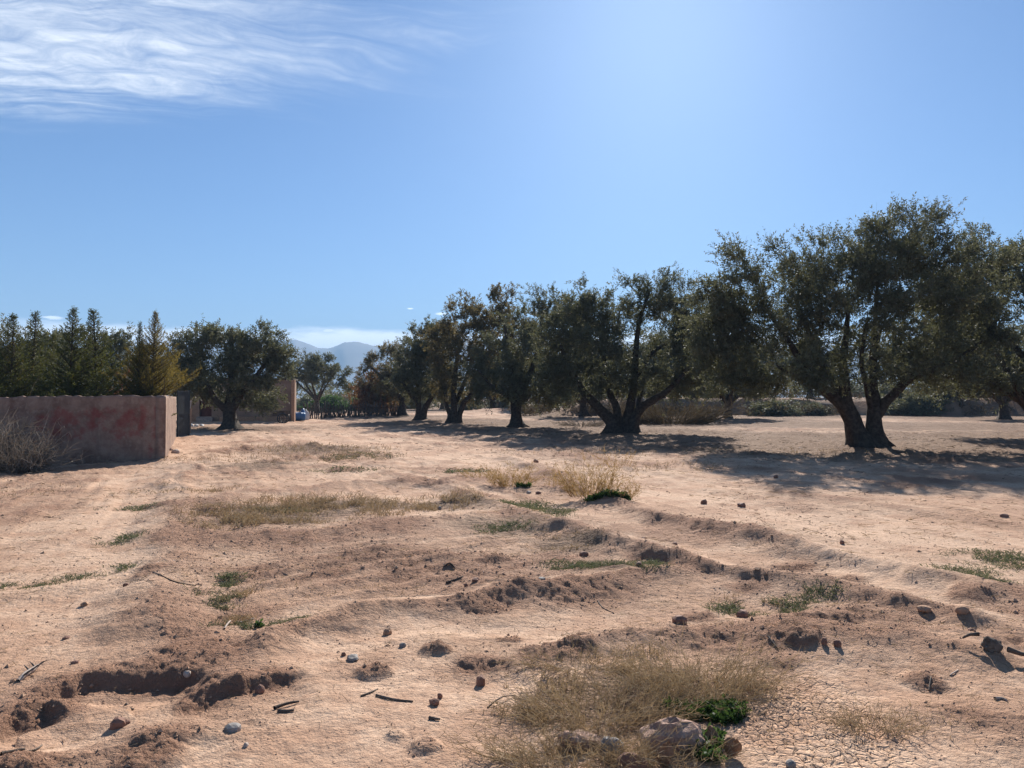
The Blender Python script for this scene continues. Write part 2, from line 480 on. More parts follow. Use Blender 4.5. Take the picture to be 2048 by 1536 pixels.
SCARPS = [   # broken edges facing the camera: (line, drop)
    (PG((60, 1408), (110, 1376), (160, 1358), (215, 1346), (300, 1341), (350, 1342), (420, 1330)), .125),
    (PG((-90, 1480), (0, 1438), (45, 1418), (95, 1404), (130, 1414), (160, 1434)), .13),
    (PG((315, 1416), (365, 1400), (405, 1380), (450, 1368), (520, 1358), (620, 1342)), .10),
    (PG((905, 1312), (945, 1322), (985, 1318), (1020, 1312)), .05),
    (PG((1020, 1310), (1120, 1300), (1200, 1290)), .035),
    (PG((925, 1222), (955, 1214), (990, 1216), (1015, 1226)), .04),
    (PG((1555, 1286), (1590, 1277), (1628, 1288)), .05),
    (PG((1825, 1358), (1865, 1350), (1915, 1362)), .075),
    (PG((1655, 1142), (1720, 1150), (1765, 1153)), .07),
    (PG((1520, 1128), (1575, 1122), (1640, 1119)), .06),
    (PG((1775, 1172), (1830, 1180)), .06), (PG((1880, 1186), (1930, 1192)), .055),
    (PG((1990, 1266), (2080, 1280)), .09),
    (PG((280, 1016), (310, 1008), (345, 1010)), .07), (PG((385, 1026), (415, 1019), (450, 1020)), .08),
    (PG((820, 968), (850, 962), (880, 966)), .08), (PG((1240, 1108), (1300, 1112), (1345, 1124), (1375, 1140)), .06),
    (PG((1330, 1215), (1400, 1220), (1450, 1212)), .05), (PG((600, 1150), (650, 1140), (720, 1135)), .03),
    (PG((250, 1168), (300, 1150), (330, 1130)), .04), (PG((0, 1512), (60, 1490), (110, 1500)), .05),
    (PG((230, 1500), (330, 1488), (380, 1500)), .07), (PG((760, 1160), (820, 1150), (880, 1152)), .025),
    (PG((1500, 1330), (1560, 1322), (1610, 1330)), .04), (PG((1440, 1175), (1500, 1165), (1560, 1172)), .05),
]
TRACKS = [   # worn pale dusty lines
    (PG((700, 925), (860, 955), (1000, 985), (1110, 1028), (1250, 1066), (1370, 1095), (1470, 1135)), .14),
    (PG((1640, 1108), (1720, 1125), (1850, 1178), (1980, 1230), (2100, 1270)), .16),
    (PG((640, 1305), (860, 1250), (1080, 1255), (1330, 1232)), .20), (PG((740, 1222), (960, 1190), (1150, 1165), (1350, 1140)), .07),
    (PG((480, 1500), (620, 1460), (700, 1500)), .28), (PG((40, 1290), (120, 1200), (180, 1110), (250, 1010), (330, 940), (380, 900)), .45), (PG((600, 870), (760, 900), (1000, 940)), 1.0),
    (PG((1250, 960), (1500, 1020), (1900, 1070)), .7), (PG((1500, 1360), (1640, 1385), (1800, 1400)), .14), (PG((1880, 1300), (2048, 1330)), .14), (PG((200, 1385), (320, 1370)), .10), (PG((20, 1492), (120, 1470)), .12),
]
MOUNDS = [  # lumps of dug earth: (px, py, radius, height)
    (984, 1118, .13, .075), (874, 1296, .085, .085), (748, 1340, .085, .06), (850, 1492, .07, .05), (790, 1470, .05, .03), (860, 972, .22, .10),
    (300, 1524, .12, .07), (50, 1532, .12, .08), (95, 1416, .10, .05), (420, 1372, .10, .03), (480, 1366, .07, .03), (1020, 1270, .07, .03),
    (430, 1024, .20, .07), (320, 1012, .2, .07), (900, 1000, .18, .06), (1850, 1365, .10, .05), (1600, 1290, .10, .05), (700, 940, .3, .07), (1940, 1190, .15, .06),
    (1290, 1390, .16, .04),
]
PITS = [(590, 1268, .30, .04), (1595, 1300, .11, .02), (1860, 1378, .12, .02), (1400, 1400, .25, .05), (1560, 1210, .35, .05), (460, 1230, .25, .05), (300, 1375, .25, .03), (150, 1460, .3, .03)]
FDIR = np.array((0.80, 0.60)); FNRM = np.array((-0.60, 0.80))

def relief(x, y):
    """height, roughness, crackedness of the ground at x, y (arrays)"""
    x = np.asarray(x, dtype=float); y = np.asarray(y, dtype=float)
    r = np.hypot(x, y)
    z = 0.05 * fbm(x * .16, y * .16, 3, 5) * sstep(2, 8, r) + 0.035 * fbm(x * .7, y * .7, 3, 9)
    rough = 0.25 + 0.75 * fbm(x * .55, y * .55, 4, 21) + .35 * fbm(x * 2.1, y * 2.1, 3, 22)
    crack = np.zeros_like(x)
    # earth bank and higher plot behind the grove
    s = x / np.maximum(y, 1.0)
    bank_on = sstep(0.02, 0.14, s) * sstep(0, 10, y)
    edge = 66 + 5 * vnoise(x * .07, x * 0, 3) + 2.0 * vnoise(x * .4, y * 0, 4)
    z = z + bank_on * (1.45 + .25 * fbm(x * .2, y * .2, 3, 8)) * sstep(0, 1.5, y - edge)
    z = z + .55 * np.exp(-((s + 0.005) / .06) ** 2) * np.exp(-((y - 76) / 4.0) ** 2) * sstep(0, 10, y)
    near = r < 42
    if near.any():
        xn, yn = x[near], y[near]
        zn = np.zeros_like(xn); rn = np.zeros_like(xn)
        wob = 0.26 * fbm(xn * 1.1, yn * 1.1, 4, 77); wob2 = 0.26 * fbm(xn * 1.1 + 40, yn * 1.1, 4, 78)
        brk = fbm(xn * 5.0, yn * 5.0, 3, 61)
        xw, yw = xn + wob, yn + wob2
        zr = np.zeros_like(xn)
        for k, (pts, wd, h) in enumerate(RIDGES):
            d, sg, par, L = polydist(xw, yw, pts)
            m = np.exp(-(d / (wd * (1.15 + .16 * brk))) ** 2) * (.25 + .75 * sstep(0, .45, par)) * (.25 + .75 * sstep(0, .45, L - par))
            amp = 0.95 + 0.35 * vnoise(par * 1.1, par * 0 + k, 40 + k)
            zr = np.maximum(zr, h * m * amp * (.92 + .18 * brk))
            rn += 0.5 * np.exp(-((d) / (wd * 1.25)) ** 2) * np.where(sg < 0, 1.0, .55)
        zn += zr
        for pts, wd in TRACKS:
            d, sg, par, L = polydist(xw, yw, pts)
            rn -= .75 * np.exp(-(d / wd) ** 2)
            zn -= .012 * np.exp(-(d / wd) ** 2)
        jag = 0.03 * fbm(xn * 7, yn * 7, 3, 91)
        for k, (pts, h) in enumerate(SCARPS):
            d, sg, par, L = polydist(xn + wob * .25 + jag, yn + wob2 * .25 + jag, pts)
            end = sstep(0, .2, par) * sstep(0, .2, L - par)
            sgd = -sg
            drop = np.where(sgd > 0, sstep(0, .045 + .40 * h, sgd) * np.exp(-np.maximum(sgd - .06, 0) / (.50 if k < 3 else .34)), 0)
            lip = np.exp(-(sg / .09) ** 2) * np.where(sg > 0, 1, 0.0)
            hs = h * (.56 if k < 3 else .42)
            zn += end * (-hs * drop + hs * .12 * lip)
            rn += end * .8 * np.exp(-(d / .14) ** 2)
        for k, (a, b, rad, h) in enumerate(MOUNDS):
            cx, cy = G(a, b)
            d = np.hypot(xn - cx, (yn - cy)) * (1 + .35 * brk)
            zn += h * .65 * np.clip(1 - (d / (rad * 1.35)) ** 2, 0, 1) * (1 + .45 * fbm(xn * 11, yn * 11, 3, 300 + k))
            rn += 1.0 * sstep(rad * 1.6, rad * .5, d)
        for k, (a, b, rad, h) in enumerate(PITS):
            cx, cy = G(a, b)
            zn -= h * np.exp(-(np.hypot(xn - cx, yn - cy) / rad) ** 2)
        # shallow plough furrows in the plot
        u = xn * FDIR[0] + yn * FDIR[1]; v = xn * FNRM[0] + yn * FNRM[1]
        cx, cy = G(800, 1125)
        plot = np.exp(-(((xn - cx) / 1.9) ** 2 + ((yn - cy) / 1.7) ** 2) ** 2)
        fur = np.sin(2 * math.pi * (v + .14 * fbm(u * .9, v * 1.2, 2, 55)) / .40)
        zn += .030 * plot * fur * (0.6 + .6 * fbm(u * 1.4, v * 1.4, 2, 56))
        rn += .30 * plot * sstep(.2, .9, -np.cos(2 * math.pi * (v + .1) / .40) )
        # cracked dry mud, bottom right
        c1 = G(1640, 1480); c2 = G(1600, 1400); c3 = G(570, 1250)
        cr = np.exp(-(((xn - c1[0]) / .42) ** 2 + ((yn - c1[1]) / .42) ** 2) ** 2) + .8 * np.exp(-(((xn - c2[0]) / .4) ** 2 + ((yn - c2[1]) / .5) ** 2) ** 2)
        cr += .7 * np.exp(-(((xn - c3[0]) / .35) ** 2 + ((yn - c3[1]) / .4) ** 2) ** 2)
        cr = np.clip(cr, 0, 1)
        f1, f2, cid = worley(xn * 15 + brk * .8, yn * 15 + wob * 6, 5)
        zn += cr * (-.012 * sstep(.13, .0, f2 - f1) + .006 * (cid - .5))
        rough[near] += rn - .3 * cr
        crack[near] = cr
        z[near] += zn
    # long shallow plough and track lines following the plots
    uu = x * -.39 + y * .92; vv = x * .92 + y * .39
    lines = fbm(vv * 1.7 + .5 * vnoise(uu * .12, vv * .1, 15), uu * .10, 4, 14, .6) * sstep(6, 14, r)
    z = z + .055 * lines * sstep(90, 45, r)
    rough = np.clip(rough + .55 * lines, 0, 1.25)
    # clods and crumbs
    mr = r < 60
    if mr.any():
        xm, ym, rm = x[mr], y[mr], rough[mr]
        fade = sstep(60, 20, r[mr])
        nz = fbm(xm * 30, ym * 30, 2, 33)
        wx, wy = .25 * vnoise(xm * 9, ym * 9, 34), .25 * vnoise(xm * 9 + 50, ym * 9, 35)
        f1, f2, cid = worley(xm * 11 + wx * 2, ym * 11 + wy * 2, 31)
        g1, g2, gid = worley(xm * 24 + wx * 3, ym * 24 + wy * 3, 37)
        cl = np.where(cid > .62, np.clip(.42 - f1 * (1 + .5 * nz), 0, 1) / .42, 0) * .009 + np.where(gid > .5, np.clip(.45 - g1 * (1 + .4 * nz), 0, 1) / .45, 0) * .008
        z[mr] += cl * sstep(.30, .95, rm) * fade
        b1, b2, bid = worley(xm * 6.5 + wx * 2.5, ym * 6.5 + wy * 2.5, 131)
        e1, e2, eid = worley(xm * 15 + wx * 4, ym * 15 + wy * 4, 137)
        z[mr] += sstep(.45, 1.0, rm) * fade * ((bid - .5) * .013 * sstep(0, .12, b2 - b1) + (eid - .5) * .010 * sstep(0, .15, e2 - e1))
        z[mr] += .026 * fbm(xm * 4.2, ym * 4.2, 6, 71, .68) * (.35 + rm) * fade
        z[mr] += sstep(8, 25, r[mr]) * .105 * fbm(xm * 2.4, ym * 2.0, 4, 72, .66) * (.45 + rm)
    return z, rough, crack

def H(x, y):
    return float(relief(np.array([x]), np.array([y]))[0][0])

LITTER_SHADE = [(*G(1740, 893), 6.5), (*G(1500, 885), 5), (*G(1950, 890), 6), (*G(1243, 866), 7), (*G(1033, 853), 6.5), (*G(908, 845), 6), (*G(843, 840), 4.5), (*G(803, 832), 5), (*G(460, 856), 5), (16.5, 57, 7), (6, 62, 7), (37, 56, 8), (21, 27.5, 7), (20, 44, 7), (10, 48, 6), (30, 40, 8), (14, 70, 9), (34, 70, 10), (-11, 62, 5)] + [(*G(a, b), r) for a, b, r in ((560, 1030, .9), (700, 1010, .9), (1130, 1085, .5), (900, 1005, .7), (640, 900, 2.0), (520, 930, 1.2), (1000, 1050, .6), (1230, 1130, .4), (1250, 1410, .45), (1100, 1400, .25), (1320, 1350, .35))]  # leaf litter spots; under trees the tone also stands in for deeper shade

def make_ground():
    fine = np.linspace(R(-42), R(42), 600)
    rest = np.linspace(R(43), R(317), 62)[1:-1]
    ang = np.concatenate((fine, rest))
    rad = [0.35, 0.8, 1.2, 1.5, 1.75, 1.95, 2.1, 2.2]
    r = 2.25
    while r < 95:
        rad.append(r)
        r *= 1 + (.0038 if r < 6.5 else .0072 if r < 26 else .013)
    rad += list(np.geomspace(97, 4600, 34))
    rad = np.array(rad)
    RR, AA = np.meshgrid(rad, ang, indexing='ij')
    x, y = (RR * np.sin(AA)).ravel(), (RR * np.cos(AA)).ravel()
    z, ro, cr = relief(x, y)
    nr, na = RR.shape
    i = np.arange(nr - 1)[:, None] * na; j = np.arange(na)[None, :]; k = (j + 1) % na
    q = np.stack((i + j, i + na + j, i + na + k, i + k), -1).reshape(-1, 4)
    v = np.stack((x, y, z), 1)
    z0 = relief(np.array([0.0]), np.array([0.0]))[0][0]
    v = np.vstack((v, (0, 0, z0)))
    c = len(v) - 1
    t = np.stack((np.arange(na), (np.arange(na) + 1) % na, np.full(na, c)), 1)
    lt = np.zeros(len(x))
    for (tx, ty, tr) in LITTER_SHADE:
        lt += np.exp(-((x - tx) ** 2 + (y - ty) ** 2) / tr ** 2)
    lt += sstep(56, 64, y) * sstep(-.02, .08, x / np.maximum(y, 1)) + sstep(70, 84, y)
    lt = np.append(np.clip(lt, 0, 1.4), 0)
    me = mesh_np('ground', v, [q[:, ::-1], t[:, ::-1]], [M_soil], None, True, {'litter': lt, 'rough': np.append(ro, .3), 'crack': np.append(cr, 0)})  # the litter attribute carries leaf litter plus shade painted under the trees
    return tag(link('ground', me), kind='structure')

ground = make_ground()

# ------------------------------------------------------------------ mountains on the horizon
M_rock = simple_mat('mountain_rock', (0.13, 0.11, 0.10), (0.22, 0.19, 0.17), .004, 0.95, 0)
def make_mountains():
    D = 3400.0
    prof = [(-2600, 715), (-1500, 700), (-700, 690), (-100, 684), (200, 690), (420, 683), (520, 679), (560, 677), (590, 677), (604, 680), (618, 686), (635, 693), (655, 695), (668, 691), (680, 685), (690, 681),
            (697, 683), (704, 681), (716, 681), (732, 685), (745, 689), (757, 692), (769, 687), (776, 689), (790, 687), (806, 684), (830, 680), (900, 676), (1000, 690), (1150, 686), (1300, 700), (1600, 690), (2000, 704), (2600, 700), (4200, 718)]
    pa = np.array([math.atan((p[0] - 1024) / F) for p in prof])
    ph = np.array([(HOR - p[1]) / F * D for p in prof])
    az = np.linspace(pa[0], pa[-1], 620)
    h = np.interp(az, pa, ph)
    t = np.linspace(0, 1, 26)
    A, T = np.meshgrid(az, t, indexing='ij')
    dist = (2300 + T * 2000) * (1 + 0 * A)
    shape = np.where(T < .55, sstep(0, .55, T) ** 1.3, sstep(1.0, .55, T))
    spur = fbm(A * 30, T * 3.0, 4, 12)
    hh = h[:, None] * shape * (dist / D) ** 0 * np.where(np.abs(T - .55) < .02, 1, 1 - .22 * np.abs(spur) * sstep(0, .12, np.abs(T - .55)))
    crest = 2300 + .55 * 2000
    hh = hh * crest / D
    v = np.stack((dist * np.tan(A) * 1.0, dist, hh - 4), -1).reshape(-1, 3)
    n, m = A.shape
    i = np.arange(n - 1)[:, None] * m; j = np.arange(m - 1)[None, :]
    q = np.stack((i + j, i + m + j, i + m + j + 1, i + j + 1), -1).reshape(-1, 4)
    return tag(link('mountains', mesh_np('mountains', v, [q], [M_rock], None, True)), kind='structure')
mountains = make_mountains()

# the air between: even pale haze over the whole plain
def make_haze():
    m = bpy.data.materials.new('haze'); m.use_nodes = True
    nt = NT(m.node_tree); out = nt.node('ShaderNodeOutputMaterial')
    vol = nt.node('ShaderNodeVolumePrincipled')
    nt.put(vol, 'Color', (0.44, 0.69, 1.0)); nt.put(vol, 'Density', 0.00038); nt.put(vol, 'Anisotropy', 0.0)
    for k in ('Density Attribute', 'Color Attribute', 'Temperature Attribute'): vol.inputs[k].default_value = ''
    nt.l.new(vol.outputs[0], out.inputs['Volume'])
    b = MB().box((0, 0, 0), (12000, 12000, 1.0))
    me = b.mesh('haze', [m])
    o = link('haze', me, None, (0, 0, 158), (0, 0, 0), (1, 1, 322))
    return tag(o, kind='stuff')
haze = make_haze()

# ------------------------------------------------------------------ olive trees
def leaf_quads(o, d, L, leaves, ll, lw, rng, droop=0.0, spread=0.75, side=0.0):
    """leaves along twigs: o, d (T,3), L (T,) -> verts (T*leaves*4,3), quads"""
    T = len(o)
    t = np.linspace(.12, 1, leaves)[None, :] + rng.uniform(-.04, .04, (T, leaves))
    ref = rng.normal(size=(T, 3)); u = unit(np.cross(d, ref)); v = np.cross(d, u)
    bend = rng.normal(0, .16, (T, 3)); bend[:, 2] -= droop
    pos = o[:, None, :] + d[:, None, :] * (L[:, None] * t)[..., None] + bend[:, None, :] * (L[:, None] * t * t)[..., None]
    a = (np.arange(leaves) * 2.4)[None, :] + rng.uniform(0, 6.28, (T, 1)) + rng.normal(0, .4, (T, leaves))
    ld = d[:, None, :] * .62 + spread * (np.cos(a)[..., None] * u[:, None, :] + np.sin(a)[..., None] * v[:, None, :]) + rng.normal(0, .18, (T, leaves, 3))
    ld = unit(ld)
    wv = unit(np.cross(ld, rng.normal(size=(T, leaves, 3))))
    sz = rng.uniform(.65, 1.25, (T, leaves, 1))
    l, wd = ll * sz, lw * sz
    P0 = pos; P1 = pos + ld * l * .45 + wv * wd * .5; P2 = pos + ld * l; P3 = pos + ld * l * .45 - wv * wd * .5
    verts = np.stack((P0, P1, P2, P3), 2).reshape(-1, 3)
    return verts, np.arange(T * leaves * 4).reshape(-1, 4)

def grow_olive(seed, limbs, blobs, n_attr, n_leaves, ll, lw, per=14, sides=9, flare=1.1, leafm=None, sprig=1.0):
    """returns (trunk mesh, crown mesh). limbs: list of [(x,y,z,r),...]; blobs: (cx,cy,cz,rx,ry,rz[,weight])"""
    rng = np.random.default_rng(seed)
    wood = MB()
    npos, ndir, nrad = [], [], []
    for k, L in enumerate(limbs):
        C = catmull(L, .16 if sides > 8 else .3)
        C[:, :3] += np.stack([.03 * fbm(C[:, 2] * 2 + k, C[:, 0] * 2 + 5 * j, 2, seed + j + k) for j in range(3)], 1) * np.clip(C[:, 3:4] * 8, 0, 1.2)
        r = np.clip(C[:, 3], .012, None)
        v, q, t = tube(C[:, :3], r, sides, .11, seed + k, flare if C[0, 2] < .1 else 0.0)
        wood.add(v, q, t)
        d = unit(np.gradient(C[:, :3], axis=0))
        first = C[:, 2] > .85
        npos += list(C[first, :3]); ndir += list(d[first]); nrad += list(r[first])
    B = np.array([b[:6] for b in blobs]); wt = np.array([(b[6] if len(b) > 6 else 1.0) * (b[3] * b[4] * b[5]) ** .75 for b in blobs])
    bi = rng.choice(len(B), n_attr, p=wt / wt.sum())
    dv = unit(rng.normal(size=(n_attr, 3)))
    rr = rng.uniform(0, 1, n_attr) ** .36
    A = B[bi, :3] + dv * rr[:, None] * B[bi, 3:]
    A[:, 2] = np.maximum(A[:, 2], 1.05 + rng.uniform(0, .3, n_attr))
    base = np.array(npos)
    order = np.argsort([np.min(np.linalg.norm(base - a, axis=1)) for a in A])
    br = []          # branch polylines
    for idx in order:
        a = A[idx]
        X = np.array(npos)
        dd = np.linalg.norm(X - a, axis=1)
        cost = dd + .55 * np.clip(X[:, 2] - a[2], 0, None) - .25 * np.clip(np.array(nrad), 0, .1)
        j = int(np.argmin(cost)); p0 = X[j]; dist = dd[j]
        d0 = unit(ndir[j] * .6 + unit(a - p0) * .6 + np.array((0, 0, .25)))
        p1 = p0 + d0 * dist * .4
        out = unit(np.array((a[0], a[1], .3 * abs(a[2] - 2))))
        p2 = a - unit(out * .5 + np.array((0, 0, .45)) + unit(a - p0) * .5) * dist * .3
        n = max(3, int(dist / .28) + 1)
        t = np.linspace(0, 1, n)[:, None]
        C = (1 - t) ** 3 * p0 + 3 * (1 - t) ** 2 * t * p1 + 3 * (1 - t) * t * t * p2 + t ** 3 * a
        C[1:-1] += rng.normal(0, .03 * min(dist, 1.5), (n - 2, 3))
        r0 = min(nrad[j] * .72, .010 + .017 * dist)
        rad = np.linspace(r0, .006, n)
        br.append((C, rad))
        d = unit(np.gradient(C, axis=0))
        npos += list(C[1:]); ndir += list(d[1:]); nrad += list(rad[1:])
    for C, rad in br:
        v, q, t = tube(C, rad, 5 if rad[0] > .02 else 3, cap=False)
        wood.add(v, q)
    trunk = wood.mesh('trunk', [M_bark], True)
    # twigs with leaves
    T = n_leaves // per
    ends = np.array([c[0][-1] for c in br]); edir = unit(np.array([c[0][-1] - c[0][-2] for c in br])); mid = np.array([c[0][max(0, len(c[0]) - 3)] for c in br])
    k = rng.integers(0, len(ends), T)
    f = rng.uniform(0, 1, (T, 1)) ** .6
    o = mid[k] * (1 - f) + ends[k] * f + rng.normal(0, .17, (T, 3)) * np.array((1, 1, .8))
    ctr = np.array((B[:, 0].mean(), B[:, 1].mean(), B[:, 2].mean()))
    out = unit(o - ctr)
    hrel = (o[:, 2] - B[:, 2].min()) / (np.ptp(o[:, 2]) + 1e-6)
    d = edir[k] * .45 + out * .45 + rng.normal(0, .55, (T, 3))
    d[:, 2] += .75 * np.clip(hrel + .15, -.3, 1)
    d = unit(d)
    L = rng.uniform(.22, .5, T) * (1 + .7 * sprig * np.clip(out[:, 2], 0, 1) * rng.uniform(0, 1, T) ** 2)
    v, q = leaf_quads(o, d, L, per, ll, lw, rng, droop=.12)
    tint = np.repeat(np.clip(rng.beta(2.0, 2.2, T) * .95 + .25 * fbm(o[:, 0] * .9 + seed, o[:, 2] * .9 + o[:, 1], 2, seed), 0, 1), per * 4)
    tint = np.clip(tint + np.repeat(rng.normal(0, .10, T * per), 4), 0, 1)
    # bare twig wood
    P = np.stack((o, o + d * L[:, None]), 1)
    tv, tq = ribbons(P, np.full(T, .007), seed)
    V = np.vstack((v, tv)); Q = [q, tq + len(v)]
    mi = np.concatenate((np.zeros(len(q)), np.ones(len(tq))))
    crown = mesh_np('crown', V, Q, [leafm or M_olive, M_twig], mi, False, {'tint': np.concatenate((tint, np.full(len(tv), .3)))})
    return trunk, crown

def auto_limbs(seed, h=1.3, r=.30, n=5, spread=1.6, top=3.2, lean=(0, 0)):
    rng = np.random.default_rng(seed)
    L = [[(0, 0, -.15, r * 1.05), (lean[0] * .3, lean[1] * .3, h * .45, r * .85), (lean[0], lean[1], h, r * .82), (lean[0] * 1.2, lean[1] * 1.2, h + .25, r * .55)]]
    for k in range(n):
        a = k / n * 6.283 + rng.uniform(-.4, .4)
        s = spread * rng.uniform(.6, 1.15)
        c, sn = math.cos(a), math.sin(a)
        b = np.array((lean[0], lean[1]))
        L.append([(b[0] + c * r * .25, b[1] + sn * r * .25, h * .8, r * .55), (b[0] + c * s * .35, b[1] + sn * s * .35, h + .45, r * .42), (b[0] + c * s * .75, b[1] + sn * s * .75, h + (top - h) * .55, r * .28), (b[0] + c * s, b[1] + sn * s, top * rng.uniform(.85, 1.1), r * .13)])
    return L

def pxlimb(cx, base, sc, pts, depth=0.0):
    """a limb given by photograph pixels (x, y, half width px, depth m)"""
    return [((p[0] - cx) * sc, depth + (p[3] if len(p) > 3 else 0.0), max(-.15, (base - p[1]) * sc), p[2] * sc) for p in pts]

def pxblobs(cx, base, sc, bl):
    """crown lobes from photograph pixels: (x, y, rx, ry, depth m, depth radius m[, weight])"""
    return [((b[0] - cx) * sc, b[4], (base - b[1]) * sc, b[2] * sc, b[5], b[3] * sc, *(b[6:])) for b in bl]

def tree(label, meshes, px, py, d=None, rz=0.0, scale=1.0, group='olive trees of the grove', name='olive_tree'):
    if d is None: x, y = G(px, py)
    else: x, y = (px - 1024) / F * d, d
    o = thing(name, label, 'tree', (x, y, H(x, y) - .03), rz, group, (scale,) * 3)
    link('trunk', meshes[0], o); link('crown', meshes[1], o)
    return o

# --- the big tree on the right
d1 = G(1740, 893)[1]; s1 = d1 / F
L1 = [pxlimb(1740, 893, s1, [(q_[0], q_[1], q_[2] * .82, *q_[3:]) for q_ in p]) for p in (
    [(1726, 905, 25), (1716, 868, 22), (1700, 832, 20), (1690, 806, 19), (1690, 770, 13), (1688, 720, 9.5), (1696, 650, 6), (1700, 580, 3.5)],
    [(1697, 826, 17), (1672, 800, 13.5, -.1), (1640, 775, 11.5, -.25), (1606, 742, 9, -.4), (1572, 690, 6.5, -.5), (1530, 630, 4.5, -.5)],
    [(1640, 775, 6, -.25), (1612, 768, 5, -.5), (1570, 752, 4, -.9), (1530, 735, 2.5, -1.2)],
    [(1757, 905, 22, .1), (1753, 862, 20, .1), (1752, 828, 17, .1), (1754, 795, 14, .2), (1758, 760, 11, .4), (1768, 700, 8, .7), (1780, 620, 5, .9), (1790, 520, 3, 1.0)],
    [(1752, 836, 12, .1), (1772, 806, 12, 0), (1798, 775, 11, -.1), (1820, 752, 9.5, -.2), (1868, 735, 7, -.3), (1930, 700, 5, -.4), (1985, 640, 3.5, -.3)],
    [(1750, 840, 8, .05), (1738, 806, 7, -.1), (1728, 770, 6, -.2), (1716, 720, 5, -.3), (1720, 640, 3.5, -.6)],
    [(1690, 790, 11, .1), (1670, 720, 9, 1.0), (1660, 640, 6, 1.9), (1640, 560, 3.5, 2.3)],
    [(1755, 790, 10, .3), (1790, 720, 8, 1.4), (1830, 640, 5, 2.2)])]
B1 = pxblobs(1740, 893, s1, [
    (1480, 575, 75, 90, 0, 1.3), (1560, 600, 110, 110, -.3, 1.9), (1480, 690, 85, 70, .2, 1.5), (1560, 700, 120, 75, -.5, 1.8, .9), (1660, 560, 100, 95, .2, 2.2), (1740, 640, 150, 110, -.8, 1.6, .8),
    (1790, 490, 95, 75, .2, 1.8), (1720, 520, 90, 70, .3, 1.8), (1880, 500, 90, 70, .3, 1.8), (1850, 600, 120, 110, -.2, 2.2), (1940, 560, 95, 95, .2, 1.9), (1900, 690, 110, 60, -.5, 1.7, .8), (1690, 690, 110, 55, .8, 1.6, .6), (1800, 690, 90, 55, 1.2, 1.5, .6), (1470, 700, 70, 65, -.6, 1.0, .8),
    (1470, 745, 60, 30, .3, 1.2, .8), (1560, 752, 80, 26, .6, 1.3, .7), (1850, 738, 90, 24, .5, 1.3, .7), (1430, 640, 48, 80, .3, 1.4, 1.5), (1490, 620, 70, 80, .8, 1.4, 1.0), (1750, 560, 90, 80, -.8, 1.3, .8), (1960, 640, 80, 90, .3, 1.6), (1560, 772, 60, 18, .2, 1.2, .7), (1480, 772, 45, 20, 0, 1.1, .7), (1900, 762, 75, 20, .1, 1.2, .7), (1440, 700, 50, 85, .2, 1.2, .9), (1600, 742, 75, 34, -1.6, 1.0, .8), (1725, 748, 65, 26, -1.8, .8, .6), (1870, 735, 80, 34, -1.4, 1.0, .8), (1960, 700, 70, 50, .2, 1.4, .8), (1650, 730, 90, 34, -1.2, 1.1, .7), (1790, 725, 80, 30, -1.0, 1.1, .7), (1690, 640, 100, 90, -1.8, .9, .7), (1440, 500, 28, 34, .2, .6, .5), (1530, 490, 40, 30, .2, .7, .5), (1655, 462, 30, 28, 0, .6, .45), (1805, 425, 40, 26, 0, .8, .5), (1875, 432, 25, 26, 0, .6, .4)])
tree_big = tree('large spreading olive tree with twin leaning trunks, nearest and tallest of the grove', grow_olive(11, L1, B1, 640, 196000, .098, .037, sides=16), 1740, 893)

# --- the wide tree in the middle, a fan of four stems
d2 = G(1243, 866)[1]; s2 = d2 / F
L2 = [pxlimb(1243, 866, s2, p) for p in (
    [(1228, 872, 17), (1222, 842, 13), (1206, 822, 10.5), (1185, 800, 9, -.1), (1165, 778, 7.5, -.2), (1140, 740, 5.5, -.4), (1120, 690, 3.5, -.5)],
    [(1238, 872, 13, .2), (1238, 835, 9, .2), (1233, 805, 7.5, .3), (1222, 780, 6, .5), (1214, 720, 4.5, .9), (1205, 650, 3, 1.2)],
    [(1256, 872, 14), (1256, 838, 11, .1), (1263, 805, 9, .1), (1270, 760, 7.5, .1), (1272, 700, 6, 0), (1280, 640, 4, 0), (1300, 580, 2.5, 0)],
    [(1262, 872, 13, -.1), (1270, 835, 9.5, -.1), (1288, 808, 8.5, -.2), (1310, 795, 7, -.3), (1335, 775, 5.5, -.5), (1370, 735, 3.5, -.7)],
    [(1270, 760, 5, .1), (1285, 735, 5, .2), (1310, 700, 4, .4), (1350, 680, 3, .6)],
    [(1275, 820, 5, .1), (1290, 770, 4, .8), (1305, 720, 3, 1.5)])]
B2 = pxblobs(1243, 866, s2, [
    (1130, 690, 60, 80, 0, 1.6), (1150, 630, 40, 45, .2, 1.2), (1215, 620, 55, 50, 0, 1.6), (1200, 710, 80, 65, -.6, 1.7), (1270, 600, 60, 45, .2, 1.6), (1340, 620, 60, 65, 0, 1.7), (1370, 700, 55, 70, 0, 1.6), (1290, 680, 90, 70, .2, 1.8, .9),
    (1110, 740, 45, 45, .2, 1.3, .8), (1210, 768, 70, 24, .7, 1.3, .6), (1310, 775, 60, 22, .9, 1.2, .6), (1395, 640, 45, 60, .3, 1.3), (1400, 730, 40, 60, .4, 1.3), (1345, 548, 22, 22, .1, .6, .5), (1240, 568, 22, 22, 0, .6, .5), (1270, 750, 80, 35, -.4, 1.5, .6), (1150, 765, 45, 30, -.5, 1.2, .7), (1365, 760, 40, 35, 0, 1.2, .7)])
tree_fan = tree('olive tree with four stems fanned from one base beside a brown dry hedge', grow_olive(12, L2, B2, 420, 104000, .121, .044, sides=12), 1243, 866, scale=1.0)

